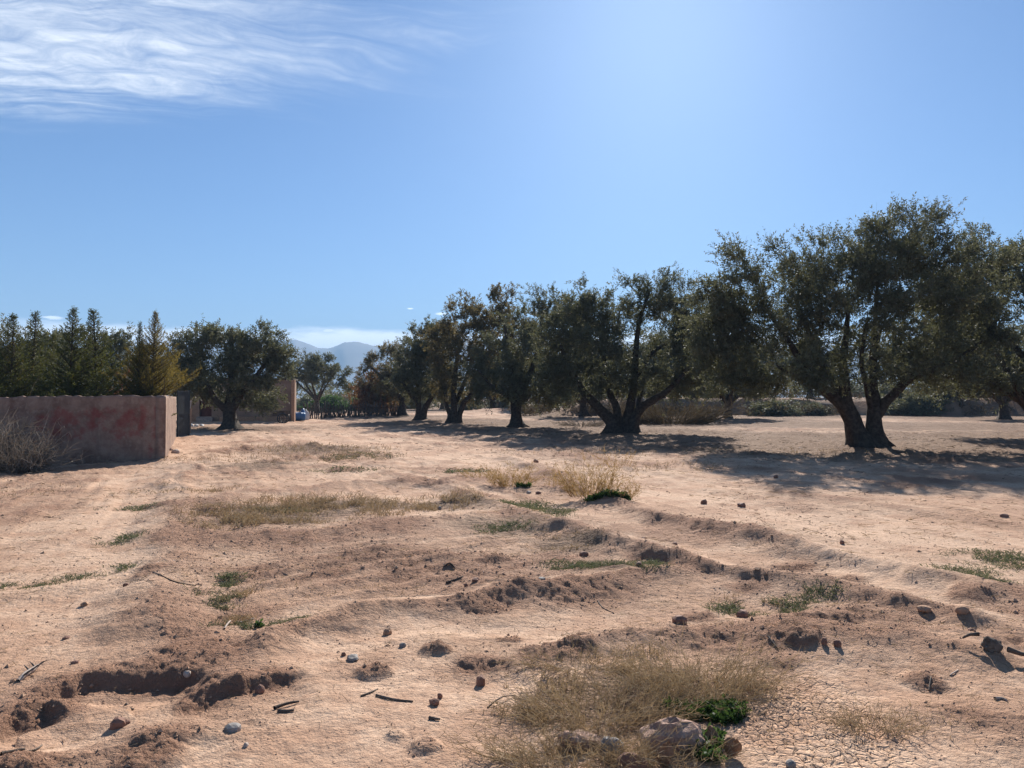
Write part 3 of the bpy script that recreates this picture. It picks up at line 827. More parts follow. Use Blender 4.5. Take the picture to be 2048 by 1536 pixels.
# --- single thick trunk, flared foot
d3 = G(1033, 853)[1]; s3 = d3 / F
L3 = [pxlimb(1033, 853, s3, p) for p in (
    [(1033, 860, 14), (1033, 830, 10.5), (1033, 806, 10.5), (1033, 790, 10)],
    [(1030, 800, 8), (1012, 786, 5, -.2), (985, 770, 3.5, -.4), (960, 740, 2.5, -.6)],
    [(1033, 798, 8), (1025, 760, 6, .2), (1015, 700, 4, .5), (1010, 640, 2.5, .6)],
    [(1035, 798, 8), (1052, 760, 6, -.2), (1075, 700, 4.5, -.2), (1085, 620, 3, 0)],
    [(1036, 802, 7), (1070, 770, 5, .3), (1110, 730, 4, .4), (1140, 680, 2.5, .3)],
    [(1033, 800, 6), (1040, 760, 5, 1), (1045, 700, 3.5, 1.9)])]
B3 = pxblobs(1033, 853, s3, [(1080, 625, 45, 55, 0, 1.6), (1150, 630, 50, 50, 0, 1.5), (1010, 690, 60, 60, 0, 1.8), (1090, 700, 75, 60, -.2, 2.0), (1150, 710, 55, 60, 0, 1.6), (1030, 760, 60, 38, -.6, 1.5), (1110, 765, 60, 35, .2, 1.5), (960, 740, 45, 45, 0, 1.3), (985, 785, 50, 26, -.2, 1.3, .8), (1085, 790, 50, 22, .4, 1.2, .7), (1180, 690, 35, 60, .3, 1.3), (1165, 575, 18, 18, 0, .5, .5), (1078, 572, 20, 18, 0, .5, .5), (1040, 775, 38, 30, -1.0, .9)])
tree_thick = tree('olive tree on one thick straight trunk with a wide flared foot', grow_olive(13, L3, B3, 320, 76000, .130, .048, sides=12, flare=1.3), 1033, 853, scale=1.0)

# --- three thin stems
d4 = G(908, 845)[1]; s4 = d4 / F
L4 = [pxlimb(908, 845, s4, p) for p in (
    [(902, 852, 7), (901, 830, 5), (894, 812, 4), (892, 790, 3.5), (885, 750, 2.5, -.3)],
    [(908, 852, 8), (908, 825, 7), (907, 805, 6), (908, 770, 5, .2), (915, 700, 3.5, .4)],
    [(914, 852, 7), (919, 828, 5.5), (926, 808, 5), (938, 795, 4, -.2), (965, 760, 3, -.5), (990, 710, 2, -.6)],
    [(908, 815, 5), (925, 770, 4, .9), (950, 700, 3, 1.7)])]
B4 = pxblobs(908, 845, s4, [(930, 660, 50, 55, 0, 1.8), (985, 640, 50, 50, 0, 1.8), (895, 690, 45, 45, .2, 1.6), (920, 730, 55, 50, -.4, 1.8), (985, 710, 65, 60, 0, 2.0), (1040, 680, 45, 60, .3, 1.6), (890, 765, 30, 28, -.5, 1.1), (1005, 605, 24, 20, 0, .7, .5), (945, 615, 24, 20, 0, .7, .5), (960, 770, 45, 28, 0, 1.4, .7), (905, 785, 40, 20, .3, 1.2, .7), (955, 790, 35, 18, .6, 1.2, .7), (880, 720, 22, 45, 0, 1.2)])
tree_stems = tree('olive tree standing on a clump of three slender stems', grow_olive(14, L4, B4, 280, 58000, .145, .056, sides=10, leafm=M_olive_brown), 908, 845, scale=1.04)

# --- forked in a V
d5 = G(843, 840)[1]; s5 = d5 / F
L5 = [pxlimb(843, 840, s5, p) for p in (
    [(841, 846, 9), (839, 825, 6), (836, 805, 4.5), (822, 790, 3.5, -.2), (808, 765, 2.5, -.4)],
    [(843, 846, 9, .1), (848, 822, 5.5), (856, 805, 4.5), (865, 785, 3.5), (875, 740, 2.5, .2)],
    [(838, 812, 4), (838, 770, 3.5, .5), (842, 710, 2.5, .8)])]
B5 = pxblobs(843, 840, s5, [(850, 690, 38, 32, 0, 1.7), (825, 725, 38, 42, 0, 1.6), (870, 730, 38, 45, 0, 1.7), (845, 765, 48, 30, -.2, 1.6), (875, 680, 22, 20, 0, .9), (815, 770, 25, 22, 0, 1.0), (845, 790, 40, 16, .3, 1.2, .8), (880, 775, 25, 28, .2, 1.2)])
tree_fork = tree('olive tree whose trunk forks low into a narrow V', grow_olive(15, L5, B5, 210, 40000, .155, .054, sides=9), 843, 840, scale=1.10)

# --- brownish tree by the fence end
d6 = G(803, 832)[1]; s6 = d6 / F
L6 = [pxlimb(803, 832, s6, p) for p in (
    [(804, 838, 9), (804, 815, 7), (806, 795, 6), (803, 770, 4, .3), (795, 725, 2.5, .5)],
    [(804, 800, 5), (785, 778, 4, -.4), (765, 755, 3, -.7), (745, 735, 2, -.8)],
    [(806, 798, 5), (822, 770, 4, 0), (835, 735, 2.5, .2)])]
B6 = pxblobs(803, 832, s6, [(770, 730, 42, 35, 0, 1.8), (745, 760, 32, 28, 0, 1.5), (805, 735, 38, 42, 0, 1.8), (790, 775, 50, 26, -.2, 1.8), (740, 715, 18, 16, 0, .9, .6), (780, 700, 22, 14, 0, .9, .6), (770, 790, 45, 16, .3, 1.2, .8), (825, 770, 26, 30, .2, 1.4)])
tree_brown = tree('brownish olive tree leaning over the end of the stick fence', grow_olive(16, L6, B6, 150, 32000, .16, .050, sides=8, leafm=M_olive_brown), 803, 832, scale=1.02)

# --- dark round tree before the farm building
d7 = G(460, 856)[1]; s7 = d7 / F
L7 = [pxlimb(460, 856, s7, p) for p in (
    [(459, 864, 15), (459, 835, 12.5), (459, 815, 12), (461, 790, 9), (466, 740, 5.5, .2), (470, 690, 3, .3)],
    [(455, 822, 7), (440, 800, 6, -.4), (425, 770, 4.5, -.6), (400, 735, 3, -.8)],
    [(463, 820, 7), (480, 795, 6, -.2), (510, 760, 4.5, -.4), (540, 720, 3, -.4)],
    [(459, 815, 7), (450, 770, 5, .9), (430, 720, 3.5, 1.6)], [(462, 812, 7), (485, 765, 5, 1.2), (520, 700, 3, 1.9)])]
B7 = pxblobs(460, 856, s7, [(400, 690, 48, 38, 0, 1.7), (445, 685, 45, 30, .2, 1.6), (525, 690, 50, 42, 0, 1.8), (485, 700, 45, 35, 0, 1.6), (375, 730, 38, 40, 0, 1.4), (440, 745, 65, 42, -.5, 1.7), (520, 745, 58, 45, -.3, 1.7), (400, 775, 42, 28, 0, 1.4), (465, 785, 60, 22, .2, 1.4), (515, 780, 40, 22, .2, 1.4, .8), (555, 720, 26, 45, 0, 1.2), (365, 770, 30, 40, .3, 1.3), (500, 800, 60, 20, .5, 1.3, .8), (420, 800, 45, 18, .6, 1.2, .8), (398, 655, 16, 10, 0, .6, .5), (518, 655, 16, 12, 0, .6, .6), (428, 660, 14, 10, 0, .6, .5)])
tree_yard = tree('dark dense olive tree shading the low farm building', grow_olive(17, L7, B7, 330, 72000, .134, .052, sides=12), 460, 856)

# --- small open tree beyond the fence; also the pattern for trees far back in the grove
L8 = auto_limbs(80, 1.5, .24, 6, 2.1, 3.8)
B8 = [(-1.9, 0, 3.7, 1.3, 1.3, 1.1), (1.8, .2, 3.6, 1.4, 1.3, 1.0), (-.6, -.4, 4.7, 1.3, 1.4, .9), (.9, .4, 4.6, 1.2, 1.3, .9), (0, 1.5, 3.8, 1.5, 1.0, 1.0), (0, -1.5, 3.6, 1.5, 1.0, 1.0), (-.5, 0, 5.4, .4, .5, .4, .5), (2.6, 0, 2.8, .7, .9, .6), (-2.6, .2, 2.8, .7, .9, .6)]
m8 = grow_olive(18, L8, B8, 130, 26000, .18, .056, sides=8)
tree_far = tree('small open-crowned olive tree standing beyond the stick fence', m8, 634, 815, 74, .3, 1.05)
L9 = auto_limbs(90, 1.4, .32, 6, 2.3, 3.6, (.15, 0))
B9 = [(-2.1, 0, 3.0, 1.6, 1.5, 1.3), (2.0, .2, 3.1, 1.6, 1.5, 1.3), (-.8, -.5, 4.6, 1.6, 1.6, 1.2), (1.0, .4, 4.7, 1.5, 1.5, 1.2), (0, 1.8, 3.6, 1.8, 1.2, 1.3), (0, -1.8, 3.3, 1.8, 1.2, 1.3), (.4, 0, 5.8, .5, .6, .5, .5), (-1.4, 0, 5.5, .5, .6, .4, .5), (2.6, 0, 2.0, .9, 1.1, .7), (-2.6, .2, 2.0, .9, 1.1, .7)]
m9 = grow_olive(19, L9, B9, 220, 50000, .17, .062, sides=9)
FAR = [  # px, distance, turn, scale, pattern, label
    (1455, 57, .4, 1.02, m9, 'squat olive tree with stubby dark trunk between the fan-stemmed and the large tree'),
    (1168, 62, 2.1, 1.0, m9, 'olive tree with crooked low trunk seen behind the fan-stemmed tree'),
    (2008, 56, 3.4, 1.12, m9, 'olive tree with leaning trunk at the far right, beyond the pink boulder'),
    (2110, 29.5, 2.2, 1.16, tuple(c_.data for c_ in tree_fan.children), 'olive tree cut off by the right edge, its crown behind the large tree'),
    (1075, 82, .9, 1.08, m8, 'distant olive tree on the low mound left of the fan-stemmed tree'),
    (1522, 92, 2.6, 1.2, m8, 'distant olive tree on the earth bank left of the large tree'),
    (1620, 84, 4.0, 1.15, m9, 'distant olive tree on the earth bank directly behind the large tree'),
    (1770, 96, 5.1, 1.2, m8, 'distant olive tree seen between the twin trunks of the large tree'),
    (1880, 88, .2, 1.15, m9, 'distant olive tree above the dark scrub right of the large tree'),
    (1320, 78, 1.7, 1.15, m9, 'distant olive tree behind the brown dry hedge'),
    (1240, 98, 3.0, 1.2, m8, 'distant olive tree showing between the fanned stems'),
    (985, 90, 4.4, 1.1, m9, 'distant olive tree between the three-stemmed and the thick-trunked tree'),
    (885, 100, 5.6, 1.05, m8, 'distant olive tree between the V-forked and the three-stemmed tree'),
    (1395, 104, .6, 1.2, m9, 'distant olive tree on the bank left of the squat olive tree'),
    (2090, 92, 2.2, 1.2, m8, 'distant olive tree on the bank at the right edge'),
    (100, 36, 1.0, .86, m8, 'olive tree rising behind the conifers at the left end of the wall'),
    (215, 40, 3.3, .92, m8, 'olive tree behind the gap in the conifer row'),
    (-40, 38, 4.6, .9, m9, 'olive tree behind the conifers at the left edge'),
]
for (px, d, rz, sc, m, lab) in FAR:
    tree(lab, m, px, 0, d, rz, sc)

# ------------------------------------------------------------------ walled yard on the left
WC = np.array(G(330, 922))                                  # front corner of the wall
WD = unit(np.array(G(352, 873)) - WC)                       # along the lane side
WF = np.array((-.955, -.297))                               # along the front, to the left
def make_wall_mat():
    m, nt, out = new_mat('wall_plaster')
    co = nt.node('ShaderNodeTexCoord').outputs['Object']
    paint = nt.attr('paint')
    sp = nt.node('ShaderNodeSeparateXYZ'); nt.put(sp, 0, co)
    c = nt.mix(nt.ramp(nt.noise(co, 2.2, 5, 0.62), .32, .68), (0.17, 0.105, 0.080), (0.30, 0.205, 0.155))
    c = nt.mix(nt.ramp(nt.noise(co, 9.0, 4, 0.65), .45, .7, 0, .5), c, (0.36, 0.27, 0.21))
    st = nt.node('ShaderNodeMapping'); nt.put(st, 'Vector', co); st.inputs['Scale'].default_value = (6, 6, .7)
    c = nt.mix(nt.ramp(nt.noise(st.outputs[0], 1.0, 4, .6), .52, .72, 0, .45), c, (0.17, 0.12, 0.095))
    mask = nt.ramp(nt.math('ADD', paint, nt.math('MULTIPLY', nt.math('SUBTRACT', nt.noise(co, 5.0, 5, .72), .5), 2.4)), .30, 1.05)
    c = nt.mix(nt.math('MULTIPLY', mask, .62), c, (0.24, 0.048, 0.042))
    h = nt.math('ADD', nt.noise(co, 14.0, 4, .6), nt.math('MULTIPLY', nt.noise(co, 60.0, 3, .6), .3))
    p = principled(nt, c, .93, .12, bump(nt, h, .012))
    nt.l.new(p.outputs[0], out.inputs[0])
    return m
M_wall = make_wall_mat()

def wall_run(name, p0, dirv, length, th, h0, h1, nrm, paint=None, parent=None, seed=0):
    """rough plastered wall: front sheet along dirv from p0, thickness away from nrm"""
    nx, nz = int(length / .05), 34
    s = np.linspace(0, length, nx); rng = np.random.default_rng(seed)
    top = np.interp(s, (0, length), (h0, h1)) + .030 * fbm(s * 2.3, s * 0 + seed, 3, seed) + .016 * vnoise(s * 11, s * 0, seed + 3)
    zz = np.linspace(-.25, 1, nz)
    Sg, Z = np.meshgrid(s, zz, indexing='ij')
    Zw = np.where(Z < 0, Z, Z * top[:, None])
    off = .012 * fbm(Sg * 1.7, Zw * 1.7, 3, seed + 9)
    P0 = np.array((p0[0], p0[1]))
    front = np.stack((P0[0] + dirv[0] * Sg + nrm[0] * off, P0[1] + dirv[1] * Sg + nrm[1] * off, Zw), -1).reshape(-1, 3)
    back = front - np.array((nrm[0], nrm[1], 0)) * th
    v = np.vstack((front, back)); N = len(front)
    i = np.arange(nx - 1)[:, None] * nz; j = np.arange(nz - 1)[None, :]
    q = np.stack((i + j, i + nz + j, i + nz + j + 1, i + j + 1), -1).reshape(-1, 4)
    qt = np.stack([np.arange(nx - 1) * nz + nz - 1, np.arange(1, nx) * nz + nz - 1, np.arange(1, nx) * nz + nz - 1 + N, np.arange(nx - 1) * nz + nz - 1 + N], 1)
    e0 = np.arange(nz - 1); e1 = (nx - 1) * nz + np.arange(nz - 1)
    qe = np.vstack((np.stack((e0, e0 + 1, e0 + 1 + N, e0 + N), 1), np.stack((e1, e1 + N, e1 + N + 1, e1 + 1), 1)))
    pa = np.zeros(2 * N)
    if paint is not None: pa[:N] = paint(Sg, Zw).ravel()
    return link(name, mesh_np(name, v, [q, q[:, ::-1] + N, qt, qe], [M_wall], None, True, {'paint': pa}), parent)

def strokes(Sg, Z):
    """worn red brush strokes on the front; s measured from the corner, to the left"""
    def P(px, py): return ((330 - px) / F * 18.4 / .985, (922 - py) / F * 18.4 - .02)
    st = [[(92, 872), (105, 845), (118, 828)], [(128, 845), (140, 818), (152, 822), (154, 838), (140, 852), (126, 866)], [(165, 850), (175, 822), (188, 816)], [(196, 850), (200, 818)], [(200, 820), (212, 830)],
          [(222, 818), (236, 822), (232, 838)], [(246, 845), (262, 820), (272, 816)], [(250, 850), (268, 842), (280, 820)], [(170, 858), (210, 850), (250, 856)], [(285, 850), (290, 815)], [(120, 880), (160, 868), (200, 872)], [(300, 905), (312, 850), (318, 810)], [(240, 870), (280, 862)]]
    out = np.zeros_like(Sg)
    for k, s_ in enumerate(st):
        d, sg, par, L = polydist(Sg.ravel(), Z.ravel(), [P(*p) for p in s_])
        d = d.reshape(Sg.shape)
        out = np.maximum(out, (.62 + .25 * math.sin(k * 2.3)) * np.exp(-(d / .13) ** 2))
    return np.clip(out * .85 + .34 * np.exp(-((Sg - 1.6) / 1.7) ** 2) * np.exp(-((Z - 1.0) / .5) ** 2), 0, 1)

wall = thing('boundary_wall', 'plastered earth-coloured yard wall with worn red paint strokes on its front', 'wall')
wall_run('front_wall', WC, WF, 7.5, .22, 1.655, 1.56, (-WF[1] * -1, 0) if False else (.297, -.955), strokes, wall, 3)
SN = np.array((WD[1], -WD[0]))
wall_run('lane_wall', WC + SN * .004 + WD * .004, WD, 12.6, .22, 1.64, 1.60, SN, None, wall, 8)['label'] = 'sunlit streaked side of the wall along the lane'
mb = MB(); v, q, t = tube([(0, 0, 0), (.01, 0, .25), (.0, .01, .52)], [.011, .011, .010], 5); mb.add(v, q, t)
link('iron_rod', mb.mesh('iron_rod', [M_bark]), wall, (WC[0] - .10, WC[1] + .12, 1.60))

M_iron = simple_mat('painted_iron', (0.010, 0.016, 0.022), (0.020, 0.030, 0.038), 3.0, .55, .002, 30, .4)
GE = WC + WD * 12.8
gate = thing('metal_gate', 'dark blue sheet-metal gate leaf standing open at the wall end', 'gate', (GE[0] + .05, GE[1], H(GE[0], GE[1])), math.atan2(1.9, .30), None, (.42, 1, .93))
link('panel', MB().box((1.0, 0, 1.05), (1.96, .03, 1.9)).mesh('panel', [M_iron]), gate)
for x_ in (.03, 1.97): link('upright', MB().box((x_, 0, 1.05), (.06, .06, 2.06)).mesh('upright', [M_iron]), gate)
for z_ in (.07, 1.05, 2.03): link('rail', MB().box((1.0, 0, z_), (1.876, .055, .05)).mesh('rail', [M_iron]), gate)
link('latch', MB().box((1.86, -.045, 1.0), (.16, .03, .05)).mesh('latch', [M_wood]), gate)
gp = thing('gate_post', 'rough masonry gate post with a pale plastered top', 'post', (at(374, 850, 33.5)[0], 33.5, -.05))
link('shaft', MB().box((0, 0, .55), (.34, .34, 1.3), .3, .02, np.random.default_rng(3)).mesh('shaft', [M_clod]), gp)
link('top_block', MB().box((.02, -.03, 1.33), (.26, .28, .34), .4, .025, np.random.default_rng(4)).mesh('top_block', [M_stone_pale]), gp)

# ------------------------------------------------------------------ conifers behind the wall
def grow_conifer(seed, Ht=4.4, Rb=1.7, n_br=230, leafm=None, z0=.18):
    rng = np.random.default_rng(seed)
    wood = MB()
    ax = np.stack((.05 * np.sin(np.linspace(0, 4, 12) + seed), .05 * np.cos(np.linspace(0, 3, 12) + seed), np.linspace(-.1, Ht, 12)), 1)
    v, q, t = tube(ax, np.linspace(.075, .006, 12), 6); wood.add(v, q, t)
    O, D, LL, FF = [], [], [], []
    for k in range(n_br):
        f = ((k + .5) / n_br) ** 1.12
        z = z0 + f * (Ht - .04 - z0)
        Lb = (Rb * (1 - f) ** 1.28 * rng.uniform(.6, 1.18) + .05)
        a = k * 2.39996 + rng.normal(0, .25)
        hd = np.array((math.cos(a), math.sin(a), 0))
        up = .50 + .35 * f
        n = 7
        tt = np.linspace(0, 1, n)[:, None]
        c0 = np.array((np.interp(z, ax[:, 2], ax[:, 0]), np.interp(z, ax[:, 2], ax[:, 1]), z))
        C = c0 + hd * Lb * (tt * .92) + np.array((0, 0, 1)) * Lb * up * (tt * .55 + .35 * tt * tt) + rng.normal(0, .018, (n, 3)) * tt
        v, q, t = tube(C, np.linspace(.012 + .008 * (1 - f), .003, n), 3, cap=False); wood.add(v, q)
        bd = unit(np.gradient(C, axis=0))
        side = np.cross(hd, (0, 0, 1.0))
        m = max(5, int(Lb / .045))
        for j in range(m):
            u = (j + 1) / m
            i0 = min(n - 1, int(u * (n - 1)))
            p = c0 + (np.array([np.interp(u, tt[:, 0], C[:, x]) for x in range(3)]) - c0)
            s = (1 if j % 2 else -1)
            d = bd[i0] * .8 + side * s * rng.uniform(.35, .8) * (1 - .5 * u) + np.array((0, 0, rng.uniform(.05, .45))) + rng.normal(0, .15, 3)
            FF.append(f); O.append(p); D.append(d); LL.append((.11 + .14 * (1 - u)) * (.42 + .75 * (1 - f)) * rng.uniform(.7, 1.2))
    O, D, LL = np.array(O), unit(np.array(D)), np.array(LL)
    v, q = leaf_quads(O, D, LL, 8, (.035 + .05 * (1 - np.array(FF)))[:, None, None], .016, rng, -.15, .42)
    tint = np.clip(np.repeat(rng.beta(2, 2.6, len(O)) + .35 * np.clip(fbm(O[:, 0] * 2 + seed, O[:, 2] * 1.5, 2, seed), 0, 1), 32), 0, 1)
    return wood.mesh('trunk', [M_bark], True), mesh_np('crown', v, [q], [leafm or M_thuja], None, False, {'tint': tint})
M_thuja_sunlit = leaf_mat('sunlit_conifer_leaf', (0.055, 0.055, 0.018), (0.115, 0.095, 0.030), (0.24, 0.155, 0.05), (0.34, 0.25, 0.05), 0.38)  # gold sunlight painted into the leaf colour of the right-hand conifers
con = [grow_conifer(31), grow_conifer(32, 4.4, 1.5, 220), grow_conifer(33, 4.4, 1.95, 240), grow_conifer(34, 4.4, 1.8, 200, M_thuja_sunlit, 1.45)]
CON = [  # px of tip, py of tip, distance, pattern, widening, label
    (-32, 640, 20.6, 2, 1.0, 'conifer at the left picture edge behind the painted wall'),
    (24, 629, 21.2, 0, 1.0, 'pointed conifer nearest the left edge with its whole tip in view'),
    (66, 624, 22.2, 1, 1.05, 'slender pointed conifer second from the left edge'),
    (147, 617, 21.6, 2, 1.0, 'broad conifer with the tallest tip, left of the last one before the gap'),
    (188, 620, 22.6, 0, 1.15, 'broad-skirted conifer last before the gap in the row'),
    (104, 668, 24.5, 0, .8, 'short conifer hidden between the second and the tallest one'),
    (279, 645, 22.4, 1, .58, 'narrow conifer right after the gap, beside the tallest right one'),
    (309, 624, 22.8, 3, .72, 'tall conifer above the wall corner, golden sunlight painted into its leaves'),
    (286, 690, 24.0, 3, .52, 'low conifer with sun glow painted into its leaves, spilling over the lane side of the wall'),
]
for k, (px, py, d, pat, wd, lab) in enumerate(CON):
    p = at(px, py, d); sz = p[2] / 4.4; wd *= 1.12 if k < 8 else 1.0
    o = thing('conifer', lab, 'conifer', (p[0], d, 0), k * 1.7, 'conifers behind the yard wall', (sz * wd, sz * wd, sz))
    link('trunk', con[pat][0], o); link('crown', con[pat][1], o)

def grow_shrub(seed, rx, rz, n_leaves, leafm, ll=.09, lw=.035, per=10):
    rng = np.random.default_rng(seed); wood = MB(); O, D = [], []
    for k in range(70):
        a = rng.uniform(0, 6.283); e = rng.uniform(.25, 1.45)
        dv = np.array((math.cos(a) * math.cos(e) * rx, math.sin(a) * math.cos(e) * rx, math.sin(e) * rz)) * rng.uniform(.6, 1.05)
        tt = np.linspace(0, 1, 6)[:, None]
        C = dv * tt + np.array((0, 0, .25 * rz)) * tt * (1 - tt) + rng.normal(0, .04, (6, 3)) * tt
        v, q, t = tube(C, np.linspace(.016, .004, 6), 3, cap=False); wood.add(v, q)
        O += list(C[2:]); D += [unit(dv)] * 4
    O = np.array(O); D = np.array(D); T = n_leaves // per
    i = rng.integers(0, len(O), T)
    o = O[i] + rng.normal(0, .13 * rx, (T, 3)); o[:, 2] = np.abs(o[:, 2]); d = unit(D[i] + rng.normal(0, .6, (T, 3)))
    v, q = leaf_quads(o, d, rng.uniform(.12, .3, T), per, ll, lw, rng)
    return wood.mesh('stems', [M_bark], True), mesh_np('foliage', v, [q], [leafm], None, False, {'tint': np.repeat(rng.uniform(0, 1, T), per * 4)})
def shrub(label, meshes, px, d, scale=(1, 1, 1), rz=0.0, z=None, name='shrub', cat='shrub', group=None):
    x = (px - 1024) / F * d
    o = thing(name, label, cat, (x, d, H(x, d) - .03 if z is None else z), rz, group, scale)
    link('stems', meshes[0], o); link('foliage', meshes[1], o)
    return o
M_plum = leaf_mat('plum_leaf', (0.10, 0.030, 0.032), (0.17, 0.055, 0.05), (0.22, 0.12, 0.07), (0.3, .08, .06), .35)
sh_aut = grow_shrub(41, 1.0, 1.5, 9000, M_autumn, .11, .05)
sh_grn = grow_shrub(42, 1.2, 1.0, 9000, M_green, .11, .05)
sh_plum = grow_shrub(43, .8, 2.0, 7000, M_plum, .09, .04)
sh_scrub = grow_shrub(44, 1.2, .95, 11000, M_olive, .12, .045)
shrub('purplish leafed shrub in the gap of the conifer row', sh_plum, 250, 24.5, (1, 1, 1.15))
shrub('red autumn-leaved shrub at the left skirt of the brownish olive', sh_aut, 742, 66, (2.0, 1.6, 2.3), 0)
shrub('orange autumn-leaved bush behind the right part of the stick fence', sh_aut, 768, 72, (1.9, 1.6, 1.3), 2)
shrub('bright green bush beyond the fence beside the small open tree', sh_grn, 655, 84, (2.2, 1.5, 1.5))
shrub('green bush beyond the fence next to the orange bush', sh_grn, 718, 88, (2.0, 1.5, 1.4), 2)
for k, (px, d, sx, sz, lab) in enumerate([(1555, 66, 2.2, 1.2, 'dark scrub on the bank foot left of the large tree'), (1625, 67, 1.6, 1.0, 'dark scrub on the bank directly left of the twin trunks'), (1830, 66, 2.4, 1.7, 'dark scrub thicket right of the large trunks'), (1885, 67, 2.2, 1.5, 'dark scrub between the thicket and the far right tree'),
        (1785, 70, 1.6, 1.3, 'dark scrub seen just right of the twin trunks'), (930, 96, 2.2, 1.4, 'dark scrub in the distance left of the thick-trunked tree'), (1000, 104, 2.6, 1.7, 'dark scrub in the distance right behind the thick-trunked tree'), (1110, 100, 2.8, 1.6, 'dark scrub behind the low earth mound'), (830, 108, 3.0, 2.0, 'dark scrub in the distance beyond the V-forked tree'),
        (620, 92, 2.4, 1.6, 'dark scrub beyond the fence right of the farm building'), (1420, 80, 2.2, 1.3, 'dark scrub on top of the bank left of the squat olive'), (1960, 72, 2.0, 1.0, 'dark scrub on the bank left of the far right tree'), (780, 104, 2.6, 1.8, 'dark scrub in the distance behind the fence end'), (700, 100, 2.4, 1.5, 'dark scrub before the low brown house'), (1700, 108, 3.2, 1.8, 'dark scrub far back on the bank behind the large tree'),
        (1300, 112, 3.2, 1.9, 'dark scrub far back behind the dry hedge'), (1480, 118, 3.4, 1.9, 'dark scrub far back behind the squat olive'), (1200, 116, 3.4, 2.0, 'dark scrub far back behind the fanned stems'), (1900, 112, 3.4, 1.9, 'dark scrub far back on the bank to the right'), (2030, 108, 3.4, 1.9, 'dark scrub far back at the right edge')]):
    shrub(lab, sh_scrub, px, d, (sx, sx * .8, sz), k * 1.3, group='dark scrub behind the grove')

def make_wood():
    rng = np.random.default_rng(9); T = 4000
    x = rng.uniform(-75, 150, T); y = 128 + rng.uniform(0, 34, T)
    top = 3.6 + 1.9 * fbm(x * .12, y * .1, 3, 4) + .9 * vnoise(x * .5, y * .4, 6)
    z = rng.uniform(0, 1, T) ** .7 * top + .2
    z += np.where(x / y > .1, 1.3, 0)
    o = np.stack((x, y, z), 1); d = unit(rng.normal(size=(T, 3)) + np.array((0, -.2, .4)))
    v, q = leaf_quads(o, d, rng.uniform(.5, 1.1, T), 9, .62, .26, rng)
    return tag(link('distant_trees', mesh_np('distant_trees', v, [q], [M_olive], None, False, {'tint': np.repeat(rng.uniform(0, 1, T), 36)})), 'dark mass of far trees closing the view behind the grove', 'woodland', None, 'stuff')
make_wood()

def make_undergrowth():
    rng = np.random.default_rng(19); T = 4200
    s_ = rng.uniform(.0, .80, T); y = np.where(rng.random(T) < .55, rng.normal(67.5, 1.6, T), rng.uniform(66, 118, T))
    s_ = np.where(y > 90, s_ * 1.5 - .4, s_)
    x = s_ * y
    keep = fbm(x * .16, y * .10, 3, 88) > -.12
    x, y = x[keep], y[keep]; T = len(x)
    o = np.stack((x, y, relief(x, y)[0] + rng.uniform(-.1, .45, T)), 1)
    d = unit(rng.normal(0, .6, (T, 3)) + np.array((0, 0, 1)))
    v, q = leaf_quads(o, d, rng.uniform(.3, .7, T), 10, .34, .07, rng)
    return tag(link('undergrowth', mesh_np('undergrowth', v, [q], [M_dry_leaf], None, False, {'tint': np.repeat(rng.uniform(0, 1, T), 40)})), 'low dark brown undergrowth along the earth bank behind the trees', 'undergrowth', None, 'stuff')
M_dry_leaf = leaf_mat('dry_undergrowth', (0.055, 0.042, 0.028), (0.10, 0.078, 0.050), (0.20, 0.15, 0.095), (0.16, 0.11, 0.05), 0.2, 0.8, 0.1)
make_undergrowth()

# ------------------------------------------------------------------ farm building, house, fence
M_adobe = simple_mat('adobe', (0.22, 0.15, 0.112), (0.33, 0.235, 0.18), 1.6, .95, .02, 9)
M_door = simple_mat('old_red_door', (0.075, 0.026, 0.022), (0.11, 0.042, 0.034), 5, .7, .003, 30)
DB = 50.0
xb0, xb1 = (372 - 1024) / F * DB, (588 - 1024) / F * DB
farm = thing('farm_building', 'low flat-roofed earth-walled farm building behind the dark olive tree', 'building', ((xb0 + xb1) / 2 - .3, DB + .1, 0), .2)
bw = xb1 - xb0
dx0, dx1 = (411 - 480) / F * DB, (434 - 480) / F * DB
rngb = np.random.default_rng(5)
link('wall', MB().box(((-bw / 2 + dx0) / 2, 2.0, 1.3), (dx0 + bw / 2, 4.0, 3.0), 0, .02, rngb).box(((bw / 2 + dx1) / 2, 2.0, 1.3), (bw / 2 - dx1, 4.0, 3.0), 0, .02, rngb).box(((dx0 + dx1) / 2, 2.15, 2.25), (dx1 - dx0 - .01, 3.7, 1.1)).box(((dx0 + dx1) / 2, 2.0, .1), (dx1 - dx0 - .01, 4.02, .5)).mesh('wall', [M_adobe]), farm)
link('roof', MB().box((0, 2.0, 2.86), (bw + .16, 4.16, .11), 0, .015, rngb).mesh('roof', [M_bark]), farm)
link('corner_pier', MB().box((bw / 2 + .10, -.08, 1.25), (.22, .36, 3.1), 0, .02, rngb).mesh('corner_pier', [M_clod]), farm)
door = link('door', MB().box(((dx0 + dx1) / 2, .22, 1.02), (dx1 - dx0 - .06, .05, 1.34)).mesh('door', [M_door]), farm)
link('plinth', MB().box((1.2, -.22, .15), (4.4, .40, .36), 0, .02, rngb).mesh('plinth', [M_clod]), farm)
link('door_step', MB().box(((dx0 + dx1) / 2, -.25, .12), (1.0, .5, .36), 0, .02, rngb).mesh('door_step', [M_stone_grey]), farm)

